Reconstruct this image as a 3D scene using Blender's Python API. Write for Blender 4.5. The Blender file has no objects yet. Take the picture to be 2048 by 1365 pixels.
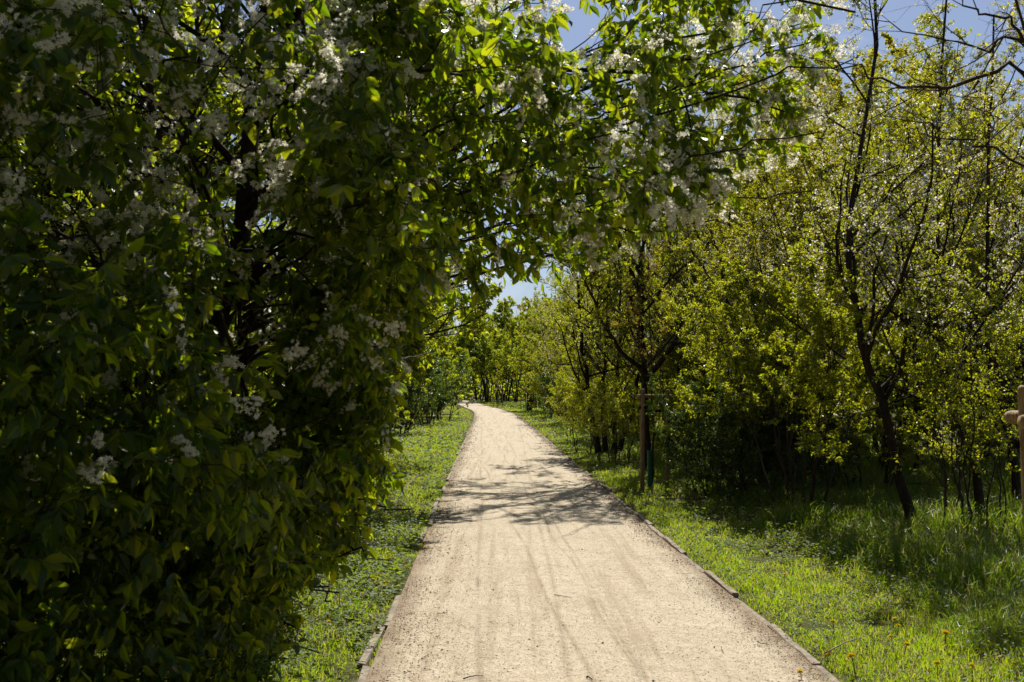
import bpy, math, numpy as np
from mathutils import Vector, Matrix

# ------------------------------------------------------------------ camera, sky, sun, exposure
scene = bpy.context.scene
R = math.radians
CAM_H = 1.65
FX = 1991.0                                   # focal length in pixels of the 2048 px wide photograph
HOR = 779.0
cam_d = bpy.data.cameras.new('camera')
cam = bpy.data.objects.new('camera', cam_d)
scene.collection.objects.link(cam)
cam_d.lens = 35.0; cam_d.sensor_width = 36.0
cam_d.clip_start = 0.05; cam_d.clip_end = 6000
cam.location = (0, 0, CAM_H)
cam.rotation_euler = (R(90 + 2.78), 0, 0)
cam_d.dof.use_dof = True; cam_d.dof.focus_distance = 17.0; cam_d.dof.aperture_fstop = 6.0
scene.camera = cam

SUN_EL, SUN_AZ = 50.0, 10.0                   # azimuth to the right of the view direction
world = bpy.data.worlds.new('World'); scene.world = world
world.use_nodes = True
wn = world.node_tree.nodes; wl = world.node_tree.links
bg = wn['Background']
sky = wn.new('ShaderNodeTexSky'); sky.sky_type = 'NISHITA'; sky.sun_disc = False
sky.sun_elevation = R(SUN_EL); sky.sun_rotation = R(SUN_AZ)
sky.air_density = 1.0; sky.dust_density = 0.7; sky.ozone_density = 3.0
bg.inputs['Strength'].default_value = 0.05
# thin high cloud wisps
tc = wn.new('ShaderNodeTexCoord'); mp = wn.new('ShaderNodeMapping'); mp.inputs['Scale'].default_value = (2.2, 2.2, 6.0)
mp.inputs['Rotation'].default_value = (0.2, 0.5, 0.3); mp.inputs['Location'].default_value = (0.6, 0.1, 0.35)
nz = wn.new('ShaderNodeTexNoise'); nz.inputs['Scale'].default_value = 2.4; nz.inputs['Detail'].default_value = 8; nz.inputs['Roughness'].default_value = 0.6
nz.inputs['Distortion'].default_value = 0.6
cr = wn.new('ShaderNodeValToRGB'); cr.color_ramp.elements[0].position = 0.54; cr.color_ramp.elements[1].position = 0.85
cr.color_ramp.elements[0].color = (.09, .09, .09, 1); cr.color_ramp.elements[1].color = (.75, .75, .75, 1)
mx = wn.new('ShaderNodeMix'); mx.data_type = 'RGBA'
wl.new(tc.outputs['Generated'], mp.inputs[0]); wl.new(mp.outputs[0], nz.inputs['Vector']); wl.new(nz.outputs['Fac'], cr.inputs[0])
wl.new(cr.outputs[0], mx.inputs['Factor']); wl.new(sky.outputs[0], mx.inputs['A']); mx.inputs['B'].default_value = (11.5, 11.8, 12.6, 1)
tint = wn.new('ShaderNodeMix'); tint.data_type = 'RGBA'; tint.blend_type = 'MULTIPLY'; tint.inputs['Factor'].default_value = 1
tint.inputs['B'].default_value = (0.95, 0.97, 1.05, 1)
wl.new(mx.outputs['Result'], tint.inputs['A']); wl.new(tint.outputs['Result'], bg.inputs['Color'])

to_sun = Vector((math.sin(R(SUN_AZ)) * math.cos(R(SUN_EL)), math.cos(R(SUN_AZ)) * math.cos(R(SUN_EL)), math.sin(R(SUN_EL))))
sd = bpy.data.lights.new('sun', 'SUN'); sd.energy = 5.0; sd.angle = R(0.53); sd.color = (1.0, 0.95, 0.86)
so = bpy.data.objects.new('sun', sd); scene.collection.objects.link(so)
so.rotation_euler = to_sun.to_track_quat('Z', 'Y').to_euler(); so.location = (5, 10, 30)

vs = scene.view_settings
vs.view_transform = 'Standard'; vs.look = 'None'; vs.gamma = 1.0; vs.exposure = 0.62; vs.use_curve_mapping = False
cy = scene.cycles
cy.max_bounces = 5; cy.diffuse_bounces = 1; cy.glossy_bounces = 2; cy.transmission_bounces = 3; cy.transparent_max_bounces = 4
cy.caustics_reflective = False; cy.caustics_refractive = False
cy.use_denoising = True; cy.denoiser = 'OPENIMAGEDENOISE'; cy.denoising_input_passes = 'RGB_ALBEDO_NORMAL'; cy.denoising_prefilter = 'ACCURATE'
scene.render.film_transparent = False

# ------------------------------------------------------------------ helpers
C = scene.collection
rng = np.random.default_rng(7)

def G(px, py, z=0.0):
    """ground point seen at a pixel of the 2048 px photograph (used to survey where things stand)"""
    Y = (CAM_H - z) * FX / (py - HOR)
    return ((px - 1024) / FX * Y, Y)

def norm(v):
    return v / np.maximum(np.linalg.norm(v, axis=-1, keepdims=True), 1e-9)

class MB:
    def __init__(s):
        s.V = []; s.F = []; s.A = []; s.U = []; s.n = 0
    def add(s, V, F, a=None):
        V = np.asarray(V, np.float32).reshape(-1, 3); F = np.asarray(F, np.int64)
        s.V.append(V); s.F.append(F + s.n); s.n += len(V)
        if a is None: a = np.zeros(len(V), np.float32)
        s.A.append(np.asarray(a, np.float32))
    def build(s, name, mat, parent=None, smooth=False):
        me = bpy.data.meshes.new(name)
        if s.n:
            V = np.concatenate(s.V)
            tot = np.concatenate([np.full(len(f), f.shape[1]) for f in s.F])
            loops = np.concatenate([f.ravel() for f in s.F])
            me.vertices.add(len(V)); me.vertices.foreach_set('co', V.ravel())
            me.loops.add(len(loops)); me.loops.foreach_set('vertex_index', loops.astype(np.int32))
            me.polygons.add(len(tot)); st = np.concatenate([[0], np.cumsum(tot)[:-1]])
            me.polygons.foreach_set('loop_start', st.astype(np.int32))
            me.update(calc_edges=True)
            at = me.attributes.new('rnd', 'FLOAT', 'POINT'); at.data.foreach_set('value', np.concatenate(s.A))
            me.polygons.foreach_set('use_smooth', np.full(len(tot), smooth, dtype=bool))
        me.materials.append(mat)
        o = bpy.data.objects.new(name, me); C.objects.link(o)
        if parent is not None: o.parent = parent
        return o

def tag(o, label=None, cat=None, group=None, kind=None):
    if label: o['label'] = label
    if cat: o['category'] = cat
    if group: o['group'] = group
    if kind: o['kind'] = kind
    return o

def thing(name, label, cat, loc=(0, 0, 0), rz=0, group=None):
    o = bpy.data.objects.new(name, None); C.objects.link(o)
    o.location = loc; o.rotation_euler = (0, 0, rz); o.empty_display_size = .2
    return tag(o, label, cat, group)

def dup(root, loc, rz, scale=1.0, label=None, group=None):
    r = root.copy(); C.objects.link(r); r.location = loc; r.rotation_euler = (0, 0, rz)
    r.scale = (scale, scale, scale) if not hasattr(scale, '__len__') else scale
    if label: r['label'] = label
    if group: r['group'] = group
    for ch in list(root.children):
        c = ch.copy(); C.objects.link(c); c.parent = r
        for g in list(ch.children):
            d = g.copy(); C.objects.link(d); d.parent = c
    return r

def tubes(mb, P, Rd, S=6, caps=False):
    """P (N,K,3) polylines, Rd (N,K) radii"""
    P = np.asarray(P, float); Rd = np.asarray(Rd, float)
    N, K, _ = P.shape
    if N == 0: return
    T = np.empty_like(P); T[:, 1:-1] = P[:, 2:] - P[:, :-2]; T[:, 0] = P[:, 1] - P[:, 0]; T[:, -1] = P[:, -1] - P[:, -2]
    T = norm(T)
    ref = np.where(np.abs(T[:, :1, 2:3]) > .9, np.array([1., 0, 0]), np.array([0, 0, 1.]))
    A = norm(np.cross(T, np.broadcast_to(ref, T.shape))); B = np.cross(T, A)
    an = np.arange(S) * 2 * np.pi / S
    V = P[:, :, None] + Rd[:, :, None, None] * (A[:, :, None] * np.cos(an)[None, None, :, None] + B[:, :, None] * np.sin(an)[None, None, :, None])
    base = (np.arange(N) * K * S)[:, None, None]
    k = (np.arange(K - 1) * S)[None, :, None]; j = np.arange(S)[None, None, :]; j2 = (j + 1) % S
    F = np.stack([base + k + j, base + k + j2, base + k + S + j2, base + k + S + j], -1).reshape(-1, 4)
    mb.add(V.reshape(-1, 3), F, np.repeat(rng.random(N), K * S))
    if caps:
        f0 = (np.arange(S)[::-1])[None] + base[:, 0]; f1 = (np.arange(S))[None] + base[:, 0] + (K - 1) * S
        mb.F.append(np.concatenate([f0, f1]) + mb.n - N * K * S)

LEAF_BIG = (np.array([[0, 0, 0], [.22, -.36, .03], [.22, 0, -.03], [.22, .36, .03], [.52, -.5, 0.02], [.52, 0, -.07], [.52, .5, .02],
                      [.8, -.28, -.08], [.8, 0, -.13], [.8, .28, -.08], [1.02, 0, -.26]]),
            [np.array([[0, 2, 1], [0, 3, 2], [7, 8, 10], [8, 9, 10]]), np.array([[1, 2, 5, 4], [2, 3, 6, 5], [4, 5, 8, 7], [5, 6, 9, 8]])])
LEAF_MED = (np.array([[0, 0, 0], [.45, -.5, .07], [.5, 0, -.03], [.45, .5, .07], [1, 0, -.14]]),
            [np.array([[0, 2, 1], [0, 3, 2], [1, 2, 4], [2, 3, 4]])])
LEAF_SM = (np.array([[0, 0, 0], [.48, -.5, .1], [1, 0, -.06], [.48, .5, .1]]), [np.array([[0, 2, 1], [0, 3, 2]])])
_a = np.arange(5) * 2 * np.pi / 5
_pet = [[0, 0, -.12]]
for q in _a:
    _pet += [[.42 * math.cos(q - .42), .42 * math.sin(q - .42), .05], [.62 * math.cos(q), .62 * math.sin(q), .12], [.42 * math.cos(q + .42), .42 * math.sin(q + .42), .05]]
FLORET = (np.array(_pet), [np.array([[0, 1 + 3 * i, 2 + 3 * i, 3 + 3 * i] for i in range(5)])])

def scatter(mb, tmpl, P, D, U, L, W, a=None):
    """place a template (along D, across, up U) at every P"""
    T, Fs = tmpl
    D = norm(D); S = norm(np.cross(U, D)); U = np.cross(D, S)
    N = len(P); m = len(T)
    if N == 0: return
    L = np.broadcast_to(L, (N,)); W = np.broadcast_to(W, (N,))
    V = P[:, None] + L[:, None, None] * (T[None, :, 0:1] * D[:, None] + T[None, :, 2:3] * U[:, None]) + W[:, None, None] * T[None, :, 1:2] * S[:, None]
    if a is None: a = rng.random(N)
    base = (np.arange(N) * m)[:, None, None]
    n0 = mb.n
    mb.V.append(V.reshape(-1, 3).astype(np.float32)); mb.A.append(np.repeat(a, m).astype(np.float32)); mb.n += N * m
    for F in Fs:
        mb.F.append((F[None] + base).reshape(-1, F.shape[1]) + n0)

def rvec(*s):
    return norm(rng.normal(size=s + (3,)))

def spline(pts, K, wob=0.0):
    p = np.asarray(pts, float); n = len(p)
    p2 = np.concatenate([[2 * p[0] - p[1]], p, [2 * p[-1] - p[-2]]])
    t = np.linspace(0, n - 1 - 1e-6, K); i = t.astype(int); f = (t - i)[:, None]
    a, b, c, d = p2[i], p2[i + 1], p2[i + 2], p2[i + 3]
    q = .5 * ((2 * b) + (c - a) * f + (2 * a - 5 * b + 4 * c - d) * f ** 2 + (3 * b - a - 3 * c + d) * f ** 3)
    if wob:
        w = rng.normal(size=(K, 3)) * wob; w[0] = 0; w[:, 2] *= .3; q = q + w
    return q

def sprout(P, Rd, n, t0, t1, lf, ang, K, up=0.0, wob=.12, rmin=.002, rf=.6, lmin=.1, keep=None, taper=.6, flat=0.0):
    """grow n children from each parent polyline; returns (P,R)"""
    N, KP, _ = P.shape
    if N == 0: return np.zeros((0, K, 3)), np.zeros((0, K))
    Lp = np.linalg.norm(np.diff(P, axis=1), axis=2).sum(1)
    t = t0 + (t1 - t0) * (np.arange(n)[None] + rng.random((N, n))) / n
    x = t * (KP - 1.001); i = x.astype(int); f = (x - i)[..., None]
    idx = np.arange(N)[:, None]
    p = P[idx, i] * (1 - f) + P[idx, i + 1] * f
    tg = norm(P[idx, i + 1] - P[idx, i])
    r = Rd[idx, i] * (1 - f[..., 0]) + Rd[idx, i + 1] * f[..., 0]
    v = rvec(N, n); v[..., 2] *= (1 - flat)
    perp = norm(v - (v * tg).sum(-1, keepdims=True) * tg)
    a = np.radians(rng.uniform(ang[0], ang[1], (N, n)))[..., None]
    d = norm(tg * np.cos(a) + perp * np.sin(a))
    ln = np.maximum(Lp[:, None] * lf * (1 - taper * t) * rng.uniform(.65, 1.25, (N, n)), lmin)
    r0 = np.clip(np.minimum(r * rf, ln * .03), rmin, None)
    p = p.reshape(-1, 3); d = d.reshape(-1, 3); ln = ln.ravel(); r0 = r0.ravel()
    M = len(p); Q = np.empty((M, K, 3)); Q[:, 0] = p; h = (ln / (K - 1))[:, None]
    for k in range(1, K):
        d = norm(d + rng.normal(size=(M, 3)) * wob + np.array([0, 0, up]))
        Q[:, k] = Q[:, k - 1] + d * h
    Rr = r0[:, None] * np.linspace(1, .3, K)[None]
    if keep is not None:
        m = keep(Q[:, -1]) & keep(Q[:, K // 2]); Q = Q[m]; Rr = Rr[m]
    return Q, np.maximum(Rr, rmin * .6)

def on_twigs(P, n, t0=0.1, t1=1.0):
    N, K, _ = P.shape
    t = t0 + (t1 - t0) * (np.arange(n)[None] + rng.random((N, n)) * .9) / n
    x = t * (K - 1.001); i = x.astype(int); f = (x - i)[..., None]; idx = np.arange(N)[:, None]
    p = P[idx, i] * (1 - f) + P[idx, i + 1] * f
    tg = norm(P[idx, i + 1] - P[idx, i])
    return p.reshape(-1, 3), tg.reshape(-1, 3)

def leaves_on(mb, tmpl, P, n, L, wr, droop=.3, spread=.9, keep=None, t0=.1, clump=0, upb=.6):
    p, tg = on_twigs(P, n, t0)
    N = len(p)
    if N == 0: return
    v = rvec(N); perp = norm(v - (v * tg).sum(-1, keepdims=True) * tg)
    D = norm(tg * .5 + perp * spread + np.array([0, 0, -droop]))
    U = norm(rvec(N) + np.array([0, 0, upb * 1.2]))
    ln = (.4 + .85 * rng.beta(2.2, 1.6, N)) * L
    if keep is not None:
        m = keep(p); p, D, U, ln = p[m], D[m], U[m], ln[m]
    scatter(mb, tmpl, p, D, U, ln, ln * wr)

def racemes(mb, p, D, L=.12, nf=22):
    """cylindrical blossom clusters: nf florets round an axis"""
    N = len(p)
    if N == 0: return
    D = norm(D)
    t = rng.random((N, nf)) ** .8
    v = rvec(N, nf); perp = norm(v - (v * D[:, None]).sum(-1, keepdims=True) * D[:, None])
    rad = (.021 - .009 * t) * rng.uniform(.7, 1.15, (N, nf))
    ln = (L * rng.uniform(.6, 1.15, N))[:, None]
    bend = t[..., None] ** 2 * np.array([0, 0, -.02])
    q = p[:, None] + D[:, None] * (t * ln)[..., None] + perp * rad[..., None] + bend
    out = norm(perp + rvec(N, nf) * .5 + D[:, None] * .2).reshape(-1, 3)
    q = q.reshape(-1, 3)
    s = rng.uniform(.8, 1.15, len(q)) * .0185
    side = rvec(len(q))
    scatter(mb, FLORET, q, side, out, s, s)

# ------------------------------------------------------------------ materials
def mat(name):
    m = bpy.data.materials.new(name); m.use_nodes = True
    nt = m.node_tree; nt.nodes.clear()
    return m, nt.nodes, nt.links

def foliage_mat(name, stops, trans, fac=.5, rough=.45, spec=.35):
    """stops: reflect colours along the per-leaf random value; trans: the colours light takes passing through"""
    m, n, l = mat(name)
    out = n.new('ShaderNodeOutputMaterial'); at = n.new('ShaderNodeAttribute'); at.attribute_name = 'rnd'
    r1 = n.new('ShaderNodeValToRGB'); r2 = n.new('ShaderNodeValToRGB')
    for rr, st in ((r1, stops), (r2, trans)):
        e = rr.color_ramp.elements
        while len(e) < len(st): e.new(.5)
        for k, c in enumerate(st): e[k].position = k / (len(st) - 1); e[k].color = (*c, 1)
        l.new(at.outputs['Fac'], rr.inputs[0])
    p = n.new('ShaderNodeBsdfPrincipled'); p.inputs['Roughness'].default_value = rough; p.inputs['Specular IOR Level'].default_value = spec
    t = n.new('ShaderNodeBsdfTranslucent'); mxs = n.new('ShaderNodeMixShader'); mxs.inputs[0].default_value = fac
    l.new(r1.outputs[0], p.inputs['Base Color']); l.new(r2.outputs[0], t.inputs['Color'])
    l.new(p.outputs[0], mxs.inputs[1]); l.new(t.outputs[0], mxs.inputs[2]); l.new(mxs.outputs[0], out.inputs[0])
    return m

def rough_mat(name, c1, c2, scale=20, bump=.4, rough=.9, detail=5, stretch=(1, 1, 1), spec=.2, dist=.01):
    m, n, l = mat(name)
    out = n.new('ShaderNodeOutputMaterial'); p = n.new('ShaderNodeBsdfPrincipled')
    tc = n.new('ShaderNodeTexCoord'); mp = n.new('ShaderNodeMapping'); mp.inputs['Scale'].default_value = stretch
    nz = n.new('ShaderNodeTexNoise'); nz.inputs['Scale'].default_value = scale; nz.inputs['Detail'].default_value = detail
    cr = n.new('ShaderNodeValToRGB'); cr.color_ramp.elements[0].color = (*c1, 1); cr.color_ramp.elements[1].color = (*c2, 1)
    cr.color_ramp.elements[0].position = .3; cr.color_ramp.elements[1].position = .7
    bp = n.new('ShaderNodeBump'); bp.inputs['Strength'].default_value = bump; bp.inputs['Distance'].default_value = dist
    l.new(tc.outputs['Object'], mp.inputs[0]); l.new(mp.outputs[0], nz.inputs['Vector']); l.new(nz.outputs['Fac'], cr.inputs[0])
    l.new(cr.outputs[0], p.inputs['Base Color']); l.new(nz.outputs['Fac'], bp.inputs['Height']); l.new(bp.outputs[0], p.inputs['Normal'])
    p.inputs['Roughness'].default_value = rough; p.inputs['Specular IOR Level'].default_value = spec
    l.new(p.outputs[0], out.inputs[0])
    return m

M_cherry_shaded = foliage_mat('cherry_leaf_shaded', [(.010, .034, .006), (.015, .044, .008), (.024, .060, .010), (.035, .072, .012)],
                            [(.20, .34, .004), (.36, .50, .005), (.56, .66, .010), (.64, .68, .014)], .44, .4, .35)  # big tree's leaves: reflect colours darkened to deepen its shade
M_cherry_lit = foliage_mat('cherry_leaf_lit', [(.04, .08, .012), (.06, .11, .016), (.09, .14, .02)],
                           [(.40, .50, .006), (.58, .66, .008), (.72, .74, .012)], .5, .4, .4)  # paler copy of the cherry leaf, sunlight put into the colour
M_hedge_leaf = foliage_mat('spring_shrub_leaf', [(.06, .08, .012), (.09, .11, .016), (.14, .14, .02)],
                            [(.38, .45, .008), (.55, .61, .010), (.68, .62, .015)], .5, .4, .5)
M_olive_leaf = foliage_mat('olive_bud_leaf', [(.06, .075, .013), (.09, .10, .016), (.13, .12, .02)],
                           [(.38, .42, .010), (.54, .54, .012), (.64, .54, .02)], .5, .45, .5)
M_maple_leaf = foliage_mat('yellow_maple_leaf', [(.12, .13, .01), (.17, .17, .015), (.22, .20, .02)],
                           [(.58, .58, .010), (.70, .66, .012), (.76, .60, .02)], .5, .5, .3)
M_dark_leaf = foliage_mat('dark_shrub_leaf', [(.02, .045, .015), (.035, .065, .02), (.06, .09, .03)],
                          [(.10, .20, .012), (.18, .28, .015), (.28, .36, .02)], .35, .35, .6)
M_far_leaf = foliage_mat('far_green_leaf', [(.05, .09, .015), (.07, .12, .02), (.10, .14, .03)],
                         [(.38, .48, .012), (.52, .60, .015), (.62, .62, .02)], .5, .5, .3)
M_bronze_leaf = foliage_mat('bronze_leaf', [(.14, .07, .025), (.18, .10, .03), (.12, .12, .03)],
                            [(.5, .28, .03), (.5, .40, .03), (.45, .45, .03)], .45, .5, .3)
M_petal = foliage_mat('white_petal', [(.78, .74, .56), (.84, .81, .66), (.88, .86, .76)],
                      [(.76, .72, .52), (.86, .82, .66), (.9, .88, .76)], .55, .6, .2)
M_petal_pink = foliage_mat('pale_pink_petal', [(.72, .60, .58), (.84, .78, .74), (.88, .85, .82)],
                         [(.75, .6, .55), (.85, .78, .72), (.88, .85, .80)], .5, .6, .2)
M_grass = foliage_mat('grass_blade', [(.07, .12, .012), (.10, .16, .014), (.14, .18, .02), (.18, .19, .04), (.26, .25, .09)],
                      [(.32, .56, .004), (.42, .65, .006), (.54, .72, .009), (.60, .62, .03), (.60, .50, .2)], .5, .45, .25)
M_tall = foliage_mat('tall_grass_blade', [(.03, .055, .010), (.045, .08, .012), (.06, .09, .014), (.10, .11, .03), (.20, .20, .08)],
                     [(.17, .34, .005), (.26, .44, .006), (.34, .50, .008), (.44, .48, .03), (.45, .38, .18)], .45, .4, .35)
M_weed = foliage_mat('weed_leaf', [(.05, .09, .03), (.09, .14, .04), (.14, .18, .08)],
                     [(.24, .36, .012), (.36, .47, .015), (.44, .48, .04)], .42, .55, .2)
M_bark = rough_mat('dark_bark', (.018, .012, .008), (.05, .035, .024), 30, .8, .9, 6, (1, 1, .25), dist=.02)
M_bark2 = rough_mat('brown_bark', (.028, .018, .012), (.085, .055, .036), 40, .6, .9, 5, (1, 1, .3))
M_bark_red = rough_mat('reddish_bark', (.07, .03, .018), (.16, .08, .05), 30, .6, .9, 5, (1, 1, .3))
M_twig = rough_mat('pale_dry_twig', (.16, .11, .08), (.34, .27, .20), 60, .3, .8, 4)
M_stake = rough_mat('pine_stake', (.17, .11, .055), (.42, .29, .14), 11, .7, .8, 8, (7, 7, .5), spec=.3)
M_strap = rough_mat('black_strap', (.006, .006, .007), (.014, .014, .015), 50, .2, .7, 3)
M_guard = rough_mat('green_guard', (.006, .09, .05), (.012, .16, .09), 25, .2, .5, 3, spec=.4)
M_yellow = foliage_mat('dandelion_petal', [(.85, .58, .004), (.9, .68, .006), (.9, .74, .01)], [(.9, .55, .005), (.9, .62, .01), (.9, .7, .02)], .3, .6, .2)
M_stem = foliage_mat('flower_stem', [(.10, .16, .04), (.16, .18, .06)], [(.2, .3, .05), (.3, .3, .06)], .3)
M_litter = foliage_mat('dry_litter', [(.07, .035, .02), (.18, .10, .055), (.42, .33, .24)], [(.15, .07, .03), (.3, .18, .08), (.4, .3, .2)], .15, .8, .2)
M_purple = foliage_mat('dead_nettle_bloom', [(.25, .06, .16), (.35, .12, .26)], [(.3, .08, .2), (.4, .15, .3)], .3)
M_stone = rough_mat('grit_stone', (.10, .09, .08), (.42, .38, .33), 90, .2, .8, 2)

# ------------------------------------------------------------------ terrain, path, kerbs
def fnoise(x, y, s=1.0, seed=0):
    r = np.random.default_rng(seed); o = 0
    for k in range(7):
        a = r.uniform(0, 6.28); f = s * r.uniform(.5, 2.2); o = o + np.sin((x * math.cos(a) + y * math.sin(a)) * f + r.uniform(0, 6.28))
    return o / 4.0

_cY = np.array([-6, 0, 30, 56, 66, 76, 88, 100, 114, 130, 150, 175, 210, 260.])
_cX = 0.637 - 0.0256 * _cY
_cX[4:] = [-1.1, -1.65, -2.7, -3.9, -4.9, -6.0, -8.5, -14.0, -23.0, -38]
def path_x(y): return np.interp(y, _cY, _cX)
# smooth the interpolated line
_yy = np.concatenate([np.arange(-6, 56, .5), np.arange(56, 260, 1.0)])
_xx = path_x(_yy)
for _ in range(30): _xx[100:-1] = (_xx[99:-2] + 2 * _xx[100:-1] + np.concatenate([_xx[101:], []])[:len(_xx[100:-1])]) / 4
def path_x(y): return np.interp(y, _yy, _xx)
PW = 1.297

# ground sheet, dense near and coarse to the horizon
gx = np.unique(np.concatenate([np.linspace(-30, 30, 121), np.linspace(-1500, 1500, 61)]))
gy = np.unique(np.concatenate([np.linspace(-20, 80, 161), np.linspace(-1500, 3000, 91)]))
GX, GY = np.meshgrid(gx, gy)
def ground_z(x, y):
    d = np.maximum(np.abs(x - path_x(y)) - PW - .15, 0)
    z = .05 * np.clip(d / 1.5, 0, 1) * (fnoise(x, y, .9, 3) * .5 + .4) + .25 * np.clip((d - 5) / 25, 0, 1) * fnoise(x, y, .12, 4)
    return z - .03
mb = MB(); nx, ny = len(gx), len(gy)
V = np.stack([GX, GY, ground_z(GX, GY)], -1).reshape(-1, 3)
i, j = np.meshgrid(np.arange(nx - 1), np.arange(ny - 1)); b = (j * nx + i).ravel()
mb.add(V, np.stack([b, b + 1, b + nx + 1, b + nx], 1))
m, n, l = mat('verge_ground')
out = n.new('ShaderNodeOutputMaterial'); p = n.new('ShaderNodeBsdfPrincipled'); tcn = n.new('ShaderNodeTexCoord')
n1 = n.new('ShaderNodeTexNoise'); n1.inputs['Scale'].default_value = .35; n1.inputs['Detail'].default_value = 6
n2 = n.new('ShaderNodeTexNoise'); n2.inputs['Scale'].default_value = 14; n2.inputs['Detail'].default_value = 8
r1 = n.new('ShaderNodeValToRGB'); e = r1.color_ramp.elements
e[0].position = .35; e[0].color = (.06, .085, .012, 1); e[1].position = .62; e[1].color = (.09, .065, .04, 1)
r2 = n.new('ShaderNodeValToRGB'); e = r2.color_ramp.elements
e[0].position = .3; e[0].color = (.3, .3, .3, 1); e[1].position = .7; e[1].color = (1.4, 1.3, 1.1, 1)
mm = n.new('ShaderNodeMix'); mm.data_type = 'RGBA'; mm.blend_type = 'MULTIPLY'; mm.inputs['Factor'].default_value = 1
bp = n.new('ShaderNodeBump'); bp.inputs['Strength'].default_value = .8; bp.inputs['Distance'].default_value = .04
l.new(tcn.outputs['Object'], n1.inputs['Vector']); l.new(tcn.outputs['Object'], n2.inputs['Vector'])
l.new(n1.outputs['Fac'], r1.inputs[0]); l.new(n2.outputs['Fac'], r2.inputs[0]); l.new(r1.outputs[0], mm.inputs['A']); l.new(r2.outputs[0], mm.inputs['B'])
l.new(mm.outputs['Result'], p.inputs['Base Color']); l.new(n2.outputs['Fac'], bp.inputs['Height']); l.new(bp.outputs[0], p.inputs['Normal'])
p.inputs['Roughness'].default_value = 1; p.inputs['Specular IOR Level'].default_value = .1; l.new(p.outputs[0], out.inputs[0])
ground = mb.build('ground', m, smooth=True); tag(ground, kind='structure')

# the path sheet: ragged near edges, gentle crown and ruts
pyv = np.concatenate([np.arange(-5, 20, .12), np.arange(20, 60, .5), np.arange(60, 240, 1.5)])
us = np.linspace(-1, 1, 41)
mb = MB(); cx = path_x(pyv)
U_, Y_ = np.meshgrid(us, pyv)
w = PW + .02
X_ = cx[:, None] + U_ * w
Z_ = .012 + .012 * (1 - U_ ** 2) + .004 * fnoise(X_, Y_, 5, 11) + .003 * fnoise(X_, Y_, 11, 12)
for c0, wd, dp in ((.08, .035, .006), (.33, .03, .008), (-.18, .05, .004), (.52, .025, .003)):
    Z_ = Z_ - dp * np.exp(-((U_ * PW - c0 - .06 * np.sin(Y_ * .35 + c0 * 9)) / wd) ** 2)
nu = len(us); i, j = np.meshgrid(np.arange(nu - 1), np.arange(len(pyv) - 1)); b = (j * nu + i).ravel()
mb.add(np.stack([X_, Y_, Z_], -1).reshape(-1, 3), np.stack([b, b + 1, b + nu + 1, b + nu], 1), (U_ * .5 + .5).ravel())

m, n, l = mat('sandy_path')
def N(t, **kw):
    q = n.new(t)
    for k, v in kw.items(): q.inputs[k].default_value = v
    return q
def ramp(src, stops):
    q = n.new('ShaderNodeValToRGB'); e = q.color_ramp.elements
    while len(e) < len(stops): e.new(.5)
    for k, (ps, c) in enumerate(stops):
        e[k].position = ps; e[k].color = (*c, 1) if hasattr(c, '__len__') else (c, c, c, 1)
    l.new(src, q.inputs[0]); return q.outputs[0]
def mixc(f, a, b, mode='MIX'):
    q = n.new('ShaderNodeMix'); q.data_type = 'RGBA'; q.blend_type = mode
    for s, v in (('Factor', f), ('A', a), ('B', b)):
        if hasattr(v, 'is_linked') or hasattr(v, 'links'): l.new(v, q.inputs[s])
        elif hasattr(v, '__len__'): q.inputs[s].default_value = (*v, 1)
        else: q.inputs[s].default_value = v if s == 'Factor' else (v, v, v, 1)
    return q.outputs['Result']
def math_(op, a, b=0.0):
    q = n.new('ShaderNodeMath'); q.operation = op
    for k, v in enumerate((a, b)):
        if hasattr(v, 'links'): l.new(v, q.inputs[k])
        else: q.inputs[k].default_value = v
    return q.outputs[0]
out = n.new('ShaderNodeOutputMaterial'); p = n.new('ShaderNodeBsdfPrincipled'); co = n.new('ShaderNodeTexCoord').outputs['Object']
at = n.new('ShaderNodeAttribute'); at.attribute_name = 'rnd'; u = at.outputs['Fac']
mpn = n.new('ShaderNodeMapping'); mpn.inputs['Scale'].default_value = (1, .045, 1); l.new(co, mpn.inputs[0]); cs = mpn.outputs[0]
def noise(vec, s, d=5, r=.6, ds=0):
    q = N('ShaderNodeTexNoise', Scale=s, Detail=d, Roughness=r, Distortion=ds); l.new(vec, q.inputs['Vector']); return q.outputs['Fac']
def voro(vec, s, feat='F1'):
    q = n.new('ShaderNodeTexVoronoi'); q.feature = feat; q.inputs['Scale'].default_value = s; l.new(vec, q.inputs['Vector']); return q
big = noise(co, 1.6, 6, .65); streak = noise(cs, 8, 5, .6, .1); fine = noise(co, 70, 4, .7); mid = noise(co, 12, 6, .7, .5)
col = mixc(ramp(big, [(.35, 0), (.65, 1)]), (.47, .40, .29), (.55, .475, .355))
col = mixc(ramp(streak, [(.50, 0), (.64, .5)]), col, (.31, .245, .165))
col = mixc(ramp(mid, [(.50, 0), (.68, .6)]), col, (.30, .23, .15))
col = mixc(ramp(fine, [(.36, .75), (.52, 0)]), col, (.22, .165, .11))
g1 = voro(co, 55); spk = ramp(g1.outputs['Distance'], [(.14, 1), (.22, 0)])
sel = ramp(voro(co, 55).outputs['Color'], [(.62, 0), (.66, 1)])
col = mixc(math_('MULTIPLY', spk, sel), col, (.10, .075, .055))
g2 = voro(co, 120); spk2 = ramp(g2.outputs['Distance'], [(.16, 1), (.24, 0)])
sel2 = ramp(g2.outputs['Color'], [(.70, 0), (.74, 1)])
col = mixc(math_('MULTIPLY', spk2, sel2), col, (.82, .76, .66))
sx_ = n.new('ShaderNodeSeparateXYZ'); l.new(co, sx_.inputs[0])
trk = None
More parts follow.
